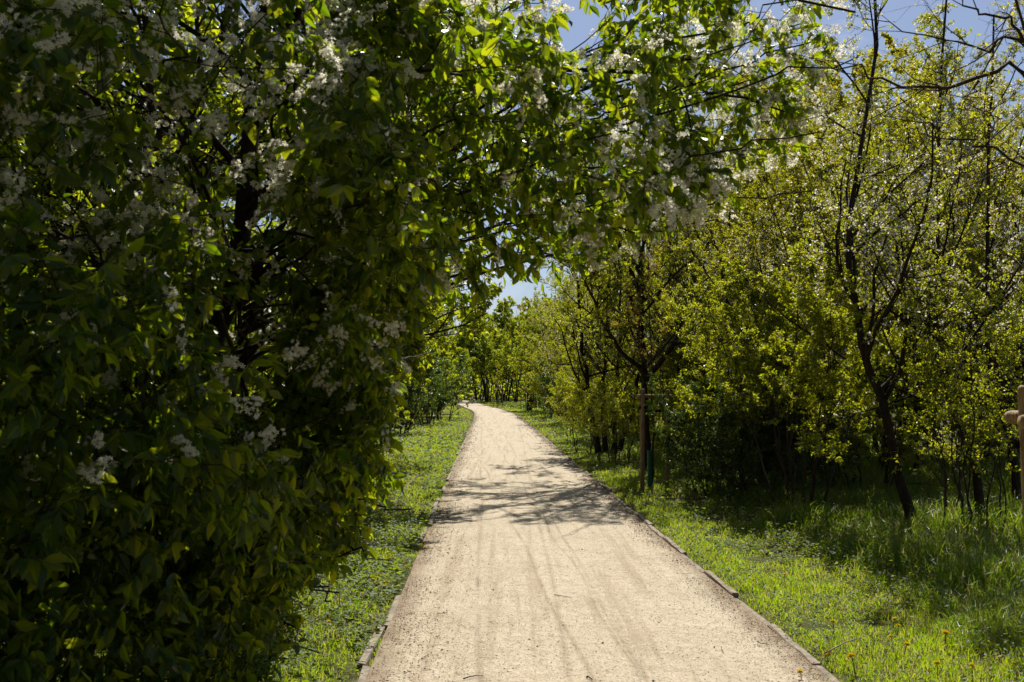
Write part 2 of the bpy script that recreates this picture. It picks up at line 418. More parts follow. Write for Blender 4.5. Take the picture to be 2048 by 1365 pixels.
for c_, k_, w_, a_ in ((.815, -.067, .030, .02), (.94, -.034, .026, .015), (1.02, -.050, .022, .03), (.33, .0, .035, .012), (-.02, -.03, .03, .02)):
    f_ = math_('ADD', math_('MULTIPLY', sx_.outputs[1], k_), math_('MULTIPLY', math_('SINE', math_('MULTIPLY', sx_.outputs[1], .55 + c_)), a_))
    dd = math_('ABSOLUTE', math_('SUBTRACT', sx_.outputs[0], math_('ADD', f_, c_)))
    mk_ = math_('SUBTRACT', 1.0, math_('MINIMUM', math_('DIVIDE', dd, w_), 1.0))
    trk = mk_ if trk is None else math_('MAXIMUM', trk, mk_)
trk = math_('MULTIPLY', trk, ramp(noise(co, 1.1, 4, .6), [(.38, .15), (.6, 1)]))
tread = ramp(noise(co, 45, 2, .5), [(.4, .5), (.6, 1)])
col = mixc(math_('MULTIPLY', math_('MULTIPLY', trk, tread), .75), col, (.25, .195, .13))
# worn, darker dirt with humus towards both edges
ed = math_('ABSOLUTE', math_('SUBTRACT', u, .5))
edn = math_('ADD', ed, math_('MULTIPLY', math_('SUBTRACT', noise(co, 4.5, 7, .75), .5), .16))
col = mixc(ramp(edn, [(.42, 0), (.51, .9)]), col, (.19, .135, .085))
l.new(col, p.inputs['Base Color'])
hh = math_('ADD', math_('ADD', math_('MULTIPLY', fine, .35), math_('MULTIPLY', mid, .9)), math_('MULTIPLY', spk, .3))
hh = math_('SUBTRACT', math_('ADD', hh, math_('MULTIPLY', streak, .8)), math_('MULTIPLY', trk, .6))
bp = N('ShaderNodeBump', Strength=.9, Distance=.022); l.new(hh, bp.inputs['Height']); l.new(bp.outputs[0], p.inputs['Normal'])
p.inputs['Roughness'].default_value = .95; p.inputs['Specular IOR Level'].default_value = .15
l.new(p.outputs[0], out.inputs[0])
path = mb.build('path', m, smooth=True); tag(path, kind='structure')

# kerb: narrow concrete edging laid in metre lengths along both sides
M_kerb = rough_mat('weathered_edging', (.13, .105, .08), (.33, .28, .21), 18, .5, .9, 7, dist=.01)
def kerb(side):
    mb = MB(); y = -3.0
    while y < 200:
        L = 1.0 if y < 60 else 2.0; y0, y1 = y + .008, y + L - .008; y += L
        if side < 0 and 7.9 < y0 < 10.2 and rng.random() < .8: continue
        jx, jz, tw = rng.normal(0, .014), rng.normal(0, .009) - (.02 if rng.random() < .15 else 0), rng.normal(0, .014)
        if side < 0 and y0 < 12: jz -= .014
        tz = rng.normal(0, .007)
        pts = []
        K = 5
        for k in range(K):
            yy = y0 + (y1 - y0) * k / (K - 1); xx = float(path_x(yy)) + side * (PW + .035) + jx + tw * (k / (K - 1) - .5)
            for dx, z in ((-.027, -.08), (-.027, .020), (-.020, .028), (.020, .028), (.027, .020), (.027, -.08)):
                pts.append((xx + dx + rng.normal(0, .0015), yy, z + jz + tz * (k / (K - 1) - .5) + (rng.normal(0, .003) if z > 0 else 0)))
        F = []
        for k in range(K - 1):
            for q in range(5): F.append((k * 6 + q, k * 6 + q + 1, k * 6 + 7 + q, k * 6 + 6 + q))
        mb.add(pts, F)
        mb.F.append(np.array([[0, 1, 2, 3, 4, 5], [K * 6 - 1, K * 6 - 2, K * 6 - 3, K * 6 - 4, K * 6 - 5, K * 6 - 6]]) + mb.n - len(pts))
    tag(mb.build('kerb', M_kerb), kind='structure')
kerb(-1); kerb(1)

# ------------------------------------------------------------------ trees
def tree_parts(root, stems, levels, leaf=None, bark=M_bark, leafmat=None, blossom=None, keep=None, base=None, tsides=9, petal=None):
    """stems: list of (control points, r0, r1). levels: sprout() arguments. leaf: leaves_on() arguments.
       parts: trunk, branches, crown, blossom"""
    K = 16
    P0 = np.stack([spline(s[0], K, s[3] if len(s) > 3 else .035) for s in stems])
    R0 = np.stack([s[1] + (s[2] - s[1]) * np.linspace(0, 1, K) ** .8 for s in stems])
    R0[:, 0] *= 1.35
    mt = MB(); tubes(mt, P0, R0, tsides); mt.build('trunk', bark, root, True)
    mbr = MB(); P, Rr = P0, R0; allp = []
    for q, lv in enumerate(levels):
        lv = dict(lv)
        kk = lv.pop('keepf', keep)
        P, Rr = sprout(P, Rr, keep=kk, **lv)
        allp.append(P); tubes(mbr, P, Rr, (6, 4, 3, 3)[min(q, 3)])
    mbr.build('branches', bark, root, True)
    if leaf:
        ml = MB(); lf = dict(leaf); tm = lf.pop('tmpl'); n_ = lf.pop('n'); L = lf.pop('L'); wr = lf.pop('wr'); n2 = lf.pop('n2', 0)
        leaves_on(ml, tm, allp[-1], n_, L, wr, keep=keep, **lf)
        if n2: leaves_on(ml, tm, allp[-2], n2, L, wr, keep=keep, **lf)
        ml.build('crown', leafmat, root)
    if blossom:
        blossom(root, allp)
    return allp

# ---- the big bird cherry on the left, hanging over the path
TS = math.tan(R(SUN_EL)); SX = math.sin(R(SUN_AZ)); SYc = math.cos(R(SUN_AZ))
_pz = [-.5, 0, .25, .6, 1.0, 1.9, 2.15, 2.35, 2.6, 3.1, 3.8, 4.4, 4.7, 5.7, 7, 9, 12]
_px = [-1.5, -1.45, -1.25, -.95, -.72, -.62, -.35, .25, 1.0, 1.75, 2.1, 2.0, -.6, -.6, -.7, -1.3, -3.2]
def hero_keep_factory(base):
    def keep(q):
        x, y, z = q[:, 0] + base[0], q[:, 1] + base[1], q[:, 2]
        xm = np.interp(z, _pz, _px) * np.clip(y / 6.0, .4, 1.25) + .10 * fnoise(y * 3, z * 3, 1.0, 5) - .42 * np.clip((5.3 - y) / 1.2, 0, 1) * (z < 2.3)
        ok = (x < xm) & (z > .12)
        # head room round the walker, and the sunny strip of path and verge beyond the overhang
        ok &= (y > 2.7 + .12 * np.clip(x + 4, 0, 6)) | (x < -3.2)
        ys = y - z * SYc / TS; xs = x - z * SX / TS
        ok &= ~((ys > 5.2) & (xs > -1.35 - .06 * (ys - 5)))
        ok &= ~((ys > 4.3) & (xs > -1.25) & (xs < -.35) & (z > 2.4))
        return ok
    return keep
hb = (-2.25, 7.4, 0)
hk = hero_keep_factory(hb)
def hk2(q):
    # shoots thin out towards the ends over the path, where the sky shows through
    x = q[:, 0] + hb[0]; z = q[:, 2]
    th = np.clip(1.05 - .40 * np.clip((x + .7) / 1.2, 0, 1) + .12 * np.clip((x - .5) / .6, 0, 1) + .25 * fnoise(x * 2.2, q[:, 1] * 2 + z * 2.6, 1, 77), .15, 1)
    # a looser patch of shoots in front of the main trunk
    y = q[:, 1] + hb[1]
    th = th * np.where((np.abs(x / y + .265) < .032) & (z > 1.5) & (z < 3.6) & (y < 7.2), .35, 1)
    return hk(q) & (rng.random(len(q)) < th)
hero = thing('bird_cherry_tree', 'big leafy bird cherry with white blossom filling the left side and arching over the path', 'tree', hb)
stems = [
    ([(0, 0, -.1), (.08, -.1, 1.2), (.22, -.2, 2.4), (.38, -.2, 3.6), (.45, -.1, 5), (.5, 0, 6.6), (.4, .2, 8.4)], .115, .02),
    ([(-.35, .3, -.1), (-.45, .3, 1.3), (-.6, .4, 2.8), (-.7, .5, 4.5), (-1.0, .6, 7.2)], .075, .015),
    ([(-.2, -.3, -.1), (-.7, -.8, 1.0), (-1.3, -1.6, 2.2), (-1.8, -2.3, 3.4), (-2.2, -2.8, 5.0)], .06, .012),
    ([(.1, .2, -.1), (.4, .5, 1.5), (.55, 1.0, 3.2), (.3, 1.6, 5.4), (.2, 1.8, 7.4)], .06, .012),
    ([(-.6, 0, -.1), (-1.4, -.2, 1.0), (-2.4, -.4, 2.4), (-3.2, -.5, 4.6)], .05, .012),
    # limbs over the path
    ([(.22, -.2, 2.4), (.9, -.6, 2.85), (1.7, -1.0, 3.0), (2.4, -1.2, 2.85), (3.0, -1.3, 2.6)], .035, .006),
    ([(.30, -.2, 3.0), (1.1, -.5, 3.5), (2.1, -.9, 3.75), (3.1, -1.3, 3.6), (3.9, -1.6, 3.3)], .038, .006),
    ([(.38, -.2, 3.6), (1.2, -.8, 4.1), (2.2, -1.5, 4.25), (3.2, -2.0, 4.0), (4.0, -2.3, 3.6)], .038, .006),
    ([(.40, -.15, 4.1), (1.2, -.4, 4.7), (2.3, -.7, 4.9), (3.4, -.9, 4.7), (4.1, -1.1, 4.3)], .04, .006),
    ([(.3, -.2, 2.9), (.9, -1.1, 3.3), (1.4, -2.0, 3.4), (2.0, -2.9, 3.1)], .03, .006),
    ([(.45, -.1, 4.8), (1.3, -1.0, 5.3), (2.1, -1.9, 5.3), (3.0, -2.7, 4.9)], .035, .006),
    ([(.2, -.2, 2.2), (.5, -.9, 2.5), (.9, -1.7, 2.55), (1.4, -2.3, 2.35)], .025, .005),
    # limbs towards the walker
    ([(.08, -.1, 1.2), (.2, -1.0, 1.5), (.4, -2.0, 1.65), (.5, -3.0, 1.5)], .03, .006),
    ([(0, -.1, .8), (.1, -.9, .95), (.3, -1.8, .95), (.45, -2.5, .75)], .025, .006),
    ([(.15, -.2, 1.9), (-.3, -1.2, 2.4), (-.6, -2.4, 2.6), (-.7, -3.6, 2.4)], .03, .006),
    ([(.3, -.2, 3.2), (-.2, -1.3, 3.9), (-.4, -2.6, 4.1), (-.5, -3.8, 3.8)], .03, .006),
    ([(-.7, -.8, 1.0), (-1.0, -1.8, 1.2), (-1.1, -2.9, 1.2), (-.9, -3.8, 1.0)], .028, .006),
    ([(-.5, -.6, .7), (-.4, -1.6, .7), (-.2, -2.6, .6), (0, -3.4, .45)], .024, .006),
    ([(-1.2, -1.5, 2.0), (-1.3, -2.6, 2.4), (-1.3, -3.6, 2.4)], .025, .006),
    ([(-.2, -.3, .2), (-.9, -1.5, .5), (-1.4, -2.8, .6), (-1.5, -3.9, .5)], .024, .006),
    ([(.05, .05, .9), (.7, .7, 1.5), (1.2, 1.4, 1.9), (1.4, 2.2, 2.0)], .025, .006),
]
_r = np.random.default_rng(5)
for k, (ex, ey, ez) in enumerate([(-.75, 5.2, .75), (-.7, 5.8, 1.3), (-.65, 5.4, 1.9), (-.95, 4.6, 1.2), (-1.2, 4.2, .7), (-1.0, 4.0, 2.0), (-.7, 4.6, 2.5),
                                  (-1.5, 3.6, 1.4), (-1.7, 3.5, 2.3), (-1.3, 3.5, 3.0), (-2.2, 3.4, 1.8), (-2.5, 3.3, 2.7), (-2.1, 3.6, .9), (-2.9, 3.6, 1.3),
                                  (-.9, 4.6, 3.3), (-1.8, 3.9, 3.9), (-2.7, 3.8, 3.7), (-3.3, 4.2, 2.9), (-3.6, 4.6, 1.9), (-3.4, 4.8, .9), (-2.0, 4.4, .3), (-1.1, 5.4, .25),
                                  (-3.5, 5.0, 4.2), (-4.6, 6.2, 1.4), (-4.8, 6.6, 3.0), (-4.4, 7.0, 4.8), (-5.4, 8.5, 2.0), (-5.2, 9, 4.2), (-2.4, 9.6, 1.2), (-1.9, 9.2, 2.2), (-3.4, 9.8, 2.6),
                                  (-.5, 6.4, 2.0), (-.95, 5.6, .45), (-1.0, 6.1, .6), (-.85, 6.5, .55), (-.7, 6.0, 1.6), (-.65, 6.3, 1.1), (-.6, 5.7, 1.45), (-.62, 6.0, .9), (-.8, 5.8, .7), (-.55, 5.9, 1.9), (-.75, 5.6, 1.1), (-1.0, 5.5, .5), (-.75, 6.8, 1.0), (-1.1, 7.6, .5), (0.2, 6.0, 2.7), (.6, 5.2, 3.0), (-.1, 5.0, 3.2), (-.3, 6.6, 3.9), (.4, 6.8, 4.6), (1.9, 6.0, 3.8), (2.0, 6.4, 3.3), (1.7, 5.5, 3.1), (2.05, 6.9, 4.2), (1.3, 6.4, 2.75), (1.2, 7.2, 4.3), (1.2, 5.6, 3.4), (1.6, 6.2, 3.9), (1.0, 6.6, 3.6), (.7, 5.6, 3.7), (1.5, 6.8, 3.4), (1.9, 6.4, 2.95), (.9, 6.2, 2.9), (1.9, 5.4, 3.5), (2.0, 6.0, 4.1), (-1.0, 6.4, 6.2), (-.8, 7, 7), (-1.4, 6, 6.8), (-2.4, 5.6, 6.4), (-3.4, 5.8, 6), (-1.8, 6.4, 7.6), (-2.6, 7, 7.8), (-1.2, 7.6, 7.6), (-3.8, 6.6, 7), (-2, 5.2, 5.6), (-1.1, 5.8, 5.4), (-3, 5, 5.4)]):  # the highest limbs, above the view, are added to shade the left crown
    e = np.array([ex - hb[0], ey - hb[1], ez]); z0 = max(.25, ez * (.62 if ez < 5 else .72)); s0 = np.array([.05 + .1 * z0, -.05 * z0, z0])
    if ex < -3: s0 = np.array([-.9, -.2, z0 * .8])
    mid = (s0 + e) / 2 + np.array([_r.normal(0, .12), _r.normal(0, .12), .22]); q3 = s0 * .2 + e * .8 + np.array([0, 0, .12])
    stems.append(([s0, mid, q3, e], .015, .004, .045))
def hero_blossom(root, allp):
    m3 = MB(); P = allp[2]
    tip = P[:, -1] + np.array([hb[0], hb[1], 0]); d = P[:, -1] - P[:, -2]
    # flowering is heaviest on the sunny upper and outer shoots
    pr = np.clip(.07 + .60 * np.clip((tip[:, 2] - 1.7) / 1.8, 0, 1) + .6 * np.clip((tip[:, 0] + .5) / 1.2, 0, 1) * (tip[:, 2] > 2.2), 0, 1.0)
    pr = pr * np.clip(.55 + fnoise(tip[:, 0] * 2.0, tip[:, 1] * 1.2 + tip[:, 2] * 2.4, 1.1, 21) * 1.1, 0.02, 1.4)
    pr = pr + np.where((tip[:, 1] < 5.4) & (tip[:, 2] > 1.3), .30 * np.clip(fnoise(tip[:, 0] * 2.5, tip[:, 2] * 2.5, 1.2, 22) + .5, 0, 1.5), 0)
    pr = np.where((tip[:, 2] > 5.6) | (tip[:, 2] < 1.25), pr * .15, pr)
    m = rng.random(len(P)) < pr
    p = P[m][:, -1]; D = norm(norm(d[m]) * .5 + rvec(m.sum()) * .55 + np.array([0, 0, .05]))
    for k in range(4):
        s = rng.random(len(p)) < (1, .8, .6, .4)[k]
        racemes(m3, p[s] + rvec(s.sum()) * .03 * k, norm(D[s] + rvec(s.sum()) * .7 * k), .12)
    m3.build('blossom', M_petal, root)
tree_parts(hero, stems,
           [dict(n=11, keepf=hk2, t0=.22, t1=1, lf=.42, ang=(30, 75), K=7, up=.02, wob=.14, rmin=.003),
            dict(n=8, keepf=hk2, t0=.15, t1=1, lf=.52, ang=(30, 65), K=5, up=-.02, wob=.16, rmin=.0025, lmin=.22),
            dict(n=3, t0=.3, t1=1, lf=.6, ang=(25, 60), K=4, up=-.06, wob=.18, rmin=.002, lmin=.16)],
           leaf=dict(tmpl=LEAF_BIG, n=8, n2=2, t0=.2, L=.082, wr=.50, droop=.75, spread=.8, upb=.5), leafmat=M_cherry_shaded,
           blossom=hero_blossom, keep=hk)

# ---- generic prototypes
def generic(root, h, nst, spread, seed, leaf, leafmat, bark=M_bark, r0=.07, n1=14, n2=8, n3=5, lf1=.42, up=.05, ang=(30, 65), start=.2,
            blossom=0, petal=None, keep=None, bl_L=.026, lean=(0, 0), extra=()):
    global rng
    old = rng; rng = np.random.default_rng(seed)
    stems = []
    for k in range(nst):
        a = rng.uniform(0, 6.28); s = spread * rng.uniform(.4, 1.0) if nst > 1 else spread * .3
        hh = h * rng.uniform(.8, 1.0) if nst > 1 else h
        b0 = np.array([math.cos(a), math.sin(a), 0]) * (.06 * min(nst, 5) if nst > 1 else 0)
        c = [b0 + (0, 0, -.1)]
        for q in (.25, .5, .75, 1.0):
            c.append(b0 + np.array([math.cos(a) * s * q ** 1.1 + lean[0] * q, math.sin(a) * s * q ** 1.1 + lean[1] * q, hh * q]) + rng.normal(0, .04 * h / 3, 3) * (1, 1, 0))
        stems.append((c, r0 * rng.uniform(.7, 1), r0 * .12, .02))
    stems += [(e_, r0 * .3, r0 * .06, .02) for e_ in extra]
    def bl(rt, allp):
        if not blossom: return
        ml = MB(); p, tg = on_twigs(allp[-1], blossom)
        w = fnoise(p[:, 0] * 1.3, p[:, 1] * 1.3 + p[:, 2] * 1.3, 1.0, seed) + rng.random(len(p)) * .8 > .5
        p = p[w] + rvec(w.sum()) * .03
        scatter(ml, LEAF_MED, p, rvec(len(p)), rvec(len(p)) + (0, 0, .5), bl_L, bl_L)
        scatter(ml, LEAF_MED, p, rvec(len(p)), rvec(len(p)) + (0, 0, .5), bl_L, bl_L)
        ml.build('blossom', petal or M_petal_pink, rt)
    tree_parts(root, stems,
               [dict(n=n1, t0=start, t1=1, lf=lf1, ang=ang, K=7, up=up, wob=.12, rmin=.003),
                dict(n=n2, t0=.15, t1=1, lf=.45, ang=(25, 60), K=5, up=up * .6, wob=.15, rmin=.0025),
                dict(n=n3, t0=.15, t1=1, lf=.5, ang=(25, 60), K=4, up=up * .4, wob=.18, rmin=.002, lmin=.10)],
               leaf=leaf, leafmat=leafmat, bark=bark, blossom=bl, keep=keep, tsides=8)
    rng = old
    return root

def LF(L, n, n2=2, tmpl=LEAF_SM, wr=.6, droop=.1, spread=.9):
    return dict(tmpl=tmpl, n=int(n * 1.7), n2=int(n2 * 2), L=L, wr=wr, droop=droop, spread=spread)

def at(px, Y): return ((px - 1024) / FX * Y, Y, 0)
def sunny(base, rz=0, sc=1.0, x0=-1.5, x1=2.2, y0=5.0, y1=12.0, near=9.5):
    """prune what would shade the sunny stretch of path"""
    def keep(q):
        x, y, z = q[:, 0] + base[0], q[:, 1] + base[1], q[:, 2]
        ys = y - z * SYc / TS; xs = x - z * SX / TS
        return ~((ys > y0) & (ys < y1) & (xs > x0) & (xs < x1)) & (z > .05)
    return keep

# second row of bird cherries on the left
b = (-2.9, 14.5, 0)
def k2(q):
    x, y, z = q[:, 0] + b[0], q[:, 1] + b[1], q[:, 2]
    xm = np.interp(z, [0, .8, 1.5, 2.2, 3, 4, 6, 8], [-2.6, -2.2, -1.6, -.5, .05, .3, -.2, -1.5])
    return (x < xm) & (z > .1) & (sunny(b)(q) | ((y - z * SYc / TS > 10.2) & (y - z * SYc / TS < 10.95) & (x - z * SX / TS < -.42)))
t = thing('bird_cherry_tree', 'sunlit bird cherry at the left verge just behind the big dark one', 'tree', b)
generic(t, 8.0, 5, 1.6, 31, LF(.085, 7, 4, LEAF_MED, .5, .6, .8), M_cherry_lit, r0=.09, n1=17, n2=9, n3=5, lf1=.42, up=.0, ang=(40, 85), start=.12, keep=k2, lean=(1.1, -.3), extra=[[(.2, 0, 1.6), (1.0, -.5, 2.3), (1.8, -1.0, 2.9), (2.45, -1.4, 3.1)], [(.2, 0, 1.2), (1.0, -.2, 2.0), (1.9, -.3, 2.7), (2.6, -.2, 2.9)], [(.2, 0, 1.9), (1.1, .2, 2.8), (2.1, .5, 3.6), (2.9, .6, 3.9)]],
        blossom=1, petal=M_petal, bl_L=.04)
b3 = (-4.6, 24.0, 0)
t3 = thing('bird_cherry_tree', 'sunlit bird cherry further along the left verge, its drooping twigs over the grass', 'tree', b3)
def k3(q):
    x, y, z = q[:, 0] + b3[0], q[:, 1] + b3[1], q[:, 2]
    xm = np.interp(z, [0, 1.2, 2, 3, 4, 6, 8], [-3.4, -2.8, -1.6, -.6, -.2, -.3, -1.4])
    return (x < xm) & (z > .1)
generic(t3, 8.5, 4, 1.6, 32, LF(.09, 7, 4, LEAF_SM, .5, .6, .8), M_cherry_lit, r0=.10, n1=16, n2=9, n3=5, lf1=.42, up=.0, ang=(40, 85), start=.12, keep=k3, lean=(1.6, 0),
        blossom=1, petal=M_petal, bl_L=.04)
# behind the big cherry, left of the hedge
t4 = thing('bird_cherry_tree', 'leafy tree behind the big bird cherry at the far left edge of the picture', 'tree', (-7.5, 13.5, 0))
generic(t4, 7.5, 4, 1.8, 33, LF(.10, 6, 3, LEAF_SM, .55, .5, .8), M_cherry_lit, r0=.09, n1=15, n2=8, n3=4, up=0, ang=(40, 80), start=.1)
for k, (x, y, sc, lb) in enumerate([(-4.6, 11.6, 1.2, 'tall leafy tree added right behind the trunks of the big bird cherry to shade it'), (-6.3, 9.0, 1.2, 'tall leafy tree added left of the big bird cherry trunks to shade it, close to the picture edge'),
                                 (-6.5, 4.2, 1.1, 'unseen leafy hedge tree added beside the walker on the left to block sky light'), (-5.2, -1.5, 1.2, 'unseen leafy hedge tree added behind the walker on the left to block sky light'),
                                 (-4.8, -7, 1.25, 'unseen leafy hedge tree added farthest behind the walker on the left to block sky light'), (5.2, -2.5, 1.1, 'unseen leafy hedge tree added behind the walker on the right to block sky light'),
                                 (5.0, -8.5, 1.2, 'unseen leafy hedge tree added farthest behind the walker on the right to block sky light')]):
    dup(t4, (x, y, 0), k * 1.9 + .5, sc, lb)  # trees added, most of them out of view, to darken the big cherry
dup(t4, (-3.9, 10.3, 0), 1.1, 1.25, 'tall leafy tree added by the right side of the big bird cherry trunks to shade it')
dup(t4, (-5.4, 6.6, 0), 2.6, 1.2, 'leafy tree added beside the big bird cherry at the left picture edge to shade it')  # this tree and the one before are added to deepen the left shade
dup(t4, (-2.9, -3.2, 0), 4.4, 1.3, 'unseen leafy tree added over the path behind the walker to block sky light')
dup(t4, (3.0, -6.0, 0), 2.4, 1.3, 'unseen leafy tree added over the path from the right behind the walker to block sky light')  # unseen pair added over the path to keep sky light off the cherry
for k, (x, y, sc, lb) in enumerate([(.3, -10.5, 1.7, 'unseen very tall tree added across the path far behind the walker to block sky light'), (-8.5, -5, 1.7, 'unseen very tall tree added at the back left, behind the walker, to block sky light'),
                                 (8.5, -4.5, 1.7, 'unseen very tall tree added at the back right, behind the walker, to block sky light'), (-9.5, 2.5, 1.7, 'unseen very tall tree added in the meadow left of the walker to block sky light')]):
    dup(t4, (x, y, 0), k * 1.4, sc, lb)  # unseen tall trees added to block sky light on the left foliage
dup(t4, (-3.8, 1.2, 0), 3.0, .9, 'leafy hedge tree added just out of view beside the walker on the left to block sky light')  # unseen tree added to block sky light from the left
dup(t4, (-10.5, 21, 0), 2.1, 1.15, 'leafy tree seen in gaps of the hedge behind the far left edge')
dup(t4, (-6.9, 19.5, 0), 4.0, .95, 'leafy tree seen in gaps of the hedge behind the dark cherry trunk')
dup(t4, (-5.6, 36, 0), 1.0, 1.05, 'leafy tree at the left verge beyond the drooping bird cherry')

# left shrubs near the bend
s1 = thing('verge_shrub', 'grey green bush at the left verge below the drooping cherry twigs', 'shrub', (-4.3, 38, 0))
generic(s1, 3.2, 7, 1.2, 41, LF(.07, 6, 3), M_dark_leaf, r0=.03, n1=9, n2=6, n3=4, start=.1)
dup(s1, (-3.9, 46, 0), 2, 1.0, 'grey green bush at the left verge beside the reddish trunk')
dup(s1, (-3.7, 55, 0), 4, 1.2, 'dark bush on the left where the path begins to bend')
t = thing('pine_tree', 'tree with reddish trunk standing in the left verge', 'tree', (-4.75, 46.5, 0))
generic(t, 8, 1, .8, 44, LF(.10, 5, 2), M_dark_leaf, bark=M_bark_red, r0=.2, n1=22, n2=8, n3=4, lf1=.35, start=.35)

# ---- right side, near to far
def rt(label, loc, *a, cat='tree', nm='hedgerow_tree', group=None, **k):
    t = thing(nm, label, cat, loc, 0, group)
    k.setdefault('keep', sunny(loc))
    return generic(t, *a, **k)
def curved(label, pts, r0, seed, leaf, lm, nm='hedgerow_tree', extra=(), blossom=0, n1=16, n2=8, n3=5, lf1=.38, up=.06, start=.25, bark=M_bark, ang=(30, 65)):
    """a tree whose trunk follows surveyed points"""
    global rng
    old = rng; rng = np.random.default_rng(seed)
    b = pts[0]; t = thing(nm, label, 'tree', (b[0], b[1], 0))
    loc = [tuple(np.array(p) - (b[0], b[1], 0)) for p in pts]; loc[0] = (0, 0, -.1)
    st = [(loc, r0, r0 * .2, .02)] + [([tuple(np.array(p) - (b[0], b[1], 0)) for p in e], re, re * .2, .02) for e, re in extra]
    def bl(rt_, allp):
        if not blossom: return
        ml = MB(); p, tg = on_twigs(allp[-1], blossom)
        w = fnoise(p[:, 0] * 1.6, p[:, 1] * 1.6 + p[:, 2] * 1.6, 1.0, seed) + rng.random(len(p)) * .9 > .35
        p = p[w] + rvec(w.sum()) * .03
        for q in range(3):
            scatter(ml, LEAF_MED, p + rvec(len(p)) * .012, rvec(len(p)), rvec(len(p)) + (0, 0, .5), .027, .025)
        ml.build('blossom', M_petal_pink, rt_)
    tree_parts(t, st, [dict(n=n1, t0=start, t1=1, lf=lf1, ang=ang, K=7, up=up, wob=.13, rmin=.003),
                       dict(n=n2, t0=.15, t1=1, lf=.45, ang=(25, 60), K=5, up=up * .6, wob=.15, rmin=.0025),
                       dict(n=n3, t0=.15, t1=1, lf=.5, ang=(25, 60), K=4, up=up * .4, wob=.18, rmin=.002, lmin=.1)],
               leaf=leaf, leafmat=lm, bark=bark, blossom=bl, keep=sunny(b))
    rng = old
    return t
def px(x, y, Y): return ((x - 1024) / FX * Y, Y, CAM_H + (HOR - y) / FX * Y)

MAP = None
curved('dark leaning trunk with pink white blossom, right of the wide light green bush',
       [px(1820, 1075, 11.3), px(1795, 940, 11.3), px(1760, 780, 11.3), px(1715, 660, 11.4), px(1706, 500, 11.4), px(1712, 380, 11.5), (4.3, 11.6, 5.6), (4.4, 11.7, 7.2)],
       .068, 51, LF(.036, 8, 4), M_hedge_leaf, blossom=3, n1=22, n2=10, n3=5, lf1=.44, up=.03)
curved('kinked dark trunk second from the right edge with young leaves',
       [px(1958, 1060, 11.9), px(1945, 930, 11.9), px(1905, 840, 12), px(1885, 700, 12), px(1868, 600, 12), px(1880, 480, 12), (5.3, 12.2, 5), (5.5, 12.3, 6.8)],
       .06, 52, LF(.037, 8, 4), M_hedge_leaf, blossom=2, n1=20, n2=8, n3=5)
curved('dark trunk at the right edge behind the near wooden stake',
       [px(2030, 1010, 13.5), px(2020, 900, 13.5), px(1985, 760, 13.6), px(1975, 640, 13.7), px(1990, 480, 13.8), (6.8, 14, 5.5), (6.9, 14, 7)],
       .062, 53, LF(.036, 7, 4), M_olive_leaf, blossom=2, n1=16, n2=8, n3=5)
curved('spreading tree directly behind the staked sapling, its limbs curving over the path',
       [px(1290, 915, 20.5), px(1290, 780, 20.5), px(1286, 690, 20.5), px(1282, 560, 20.5), (2.6, 20.5, 6), (2.5, 20.4, 8)],
       .085, 54, LF(.038, 7, 3), M_hedge_leaf,
       extra=[([px(1288, 745, 20.5), px(1240, 700, 20), px(1205, 640, 19.6), px(1180, 580, 19), (.8, 19, 5.2)], .06),
              ([px(1288, 700, 20.5), px(1265, 600, 20), px(1225, 555, 19.6), px(1180, 540, 19), (.4, 18, 5.0)], .05),
              ([px(1288, 760, 20.5), px(1340, 700, 20.5), px(1380, 600, 21), px(1350, 500, 21.5), (3.4, 21.5, 7)], .07),
              ([(2.7, 20.5, 4), (2.5, 18.8, 5.4), (2.2, 17.2, 6.2)], .04),
              ([(2.7, 20.5, 5), (2.2, 18.6, 6.6), (1.6, 17, 7.2)], .04),
              ([(2.7, 20.5, 3.5), (1.9, 19, 4.8), (1.4, 17.9, 5.6), (1.1, 17.2, 6.0)], .05),
              ([(2.7, 20.5, 4), (1.6, 20.4, 5.3), (.6, 20.6, 6), (-.1, 20.9, 6.3)], .05),
              ([(2.7, 20.5, 4.5), (1.4, 19.5, 5.8), (0.2, 18.5, 6.6), (-.8, 17.6, 6.9)], .05),
              ([(2.7, 20.5, 5), (1.8, 21.6, 6.2), (.8, 22.6, 7.0), (-.2, 23.8, 7.4)], .05)],
       n1=16, n2=8, n3=5, lf1=.38)
# shrubs
bx, by = G(1600, 1032)
rt('wide light green bush with many bare stems at the edge of the tall grass', (bx, by, 0), 3.3, 9, 1.35, 61, LF(.042, 8, 3), M_hedge_leaf,
   cat='shrub', nm='hedge_shrub', r0=.022, n1=11, n2=7, n3=5, start=.3, lf1=.36, up=.06, bark=M_bark2)
rt('light green bush between the wide bush and the staked sapling', (3.75, 16.0, 0), 3.0, 8, 1.0, 62, LF(.042, 6, 2), M_hedge_leaf,
   cat='shrub', nm='hedge_shrub', r0=.02, n1=10, n2=7, n3=5, start=.12, lf1=.38, bark=M_bark2)
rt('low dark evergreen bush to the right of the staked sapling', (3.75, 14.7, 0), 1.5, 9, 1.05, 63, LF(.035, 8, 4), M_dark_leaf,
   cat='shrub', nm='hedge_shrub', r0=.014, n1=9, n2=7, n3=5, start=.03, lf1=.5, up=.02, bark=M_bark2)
rt('small twiggy bush just left of the staked sapling', (*G(1226, 925), 0), 1.75, 8, .62, 64, LF(.038, 4, 2), M_hedge_leaf,
   cat='shrub', nm='hedge_shrub', r0=.014, n1=9, n2=6, n3=4, start=.3, lf1=.38, bark=M_bark2)
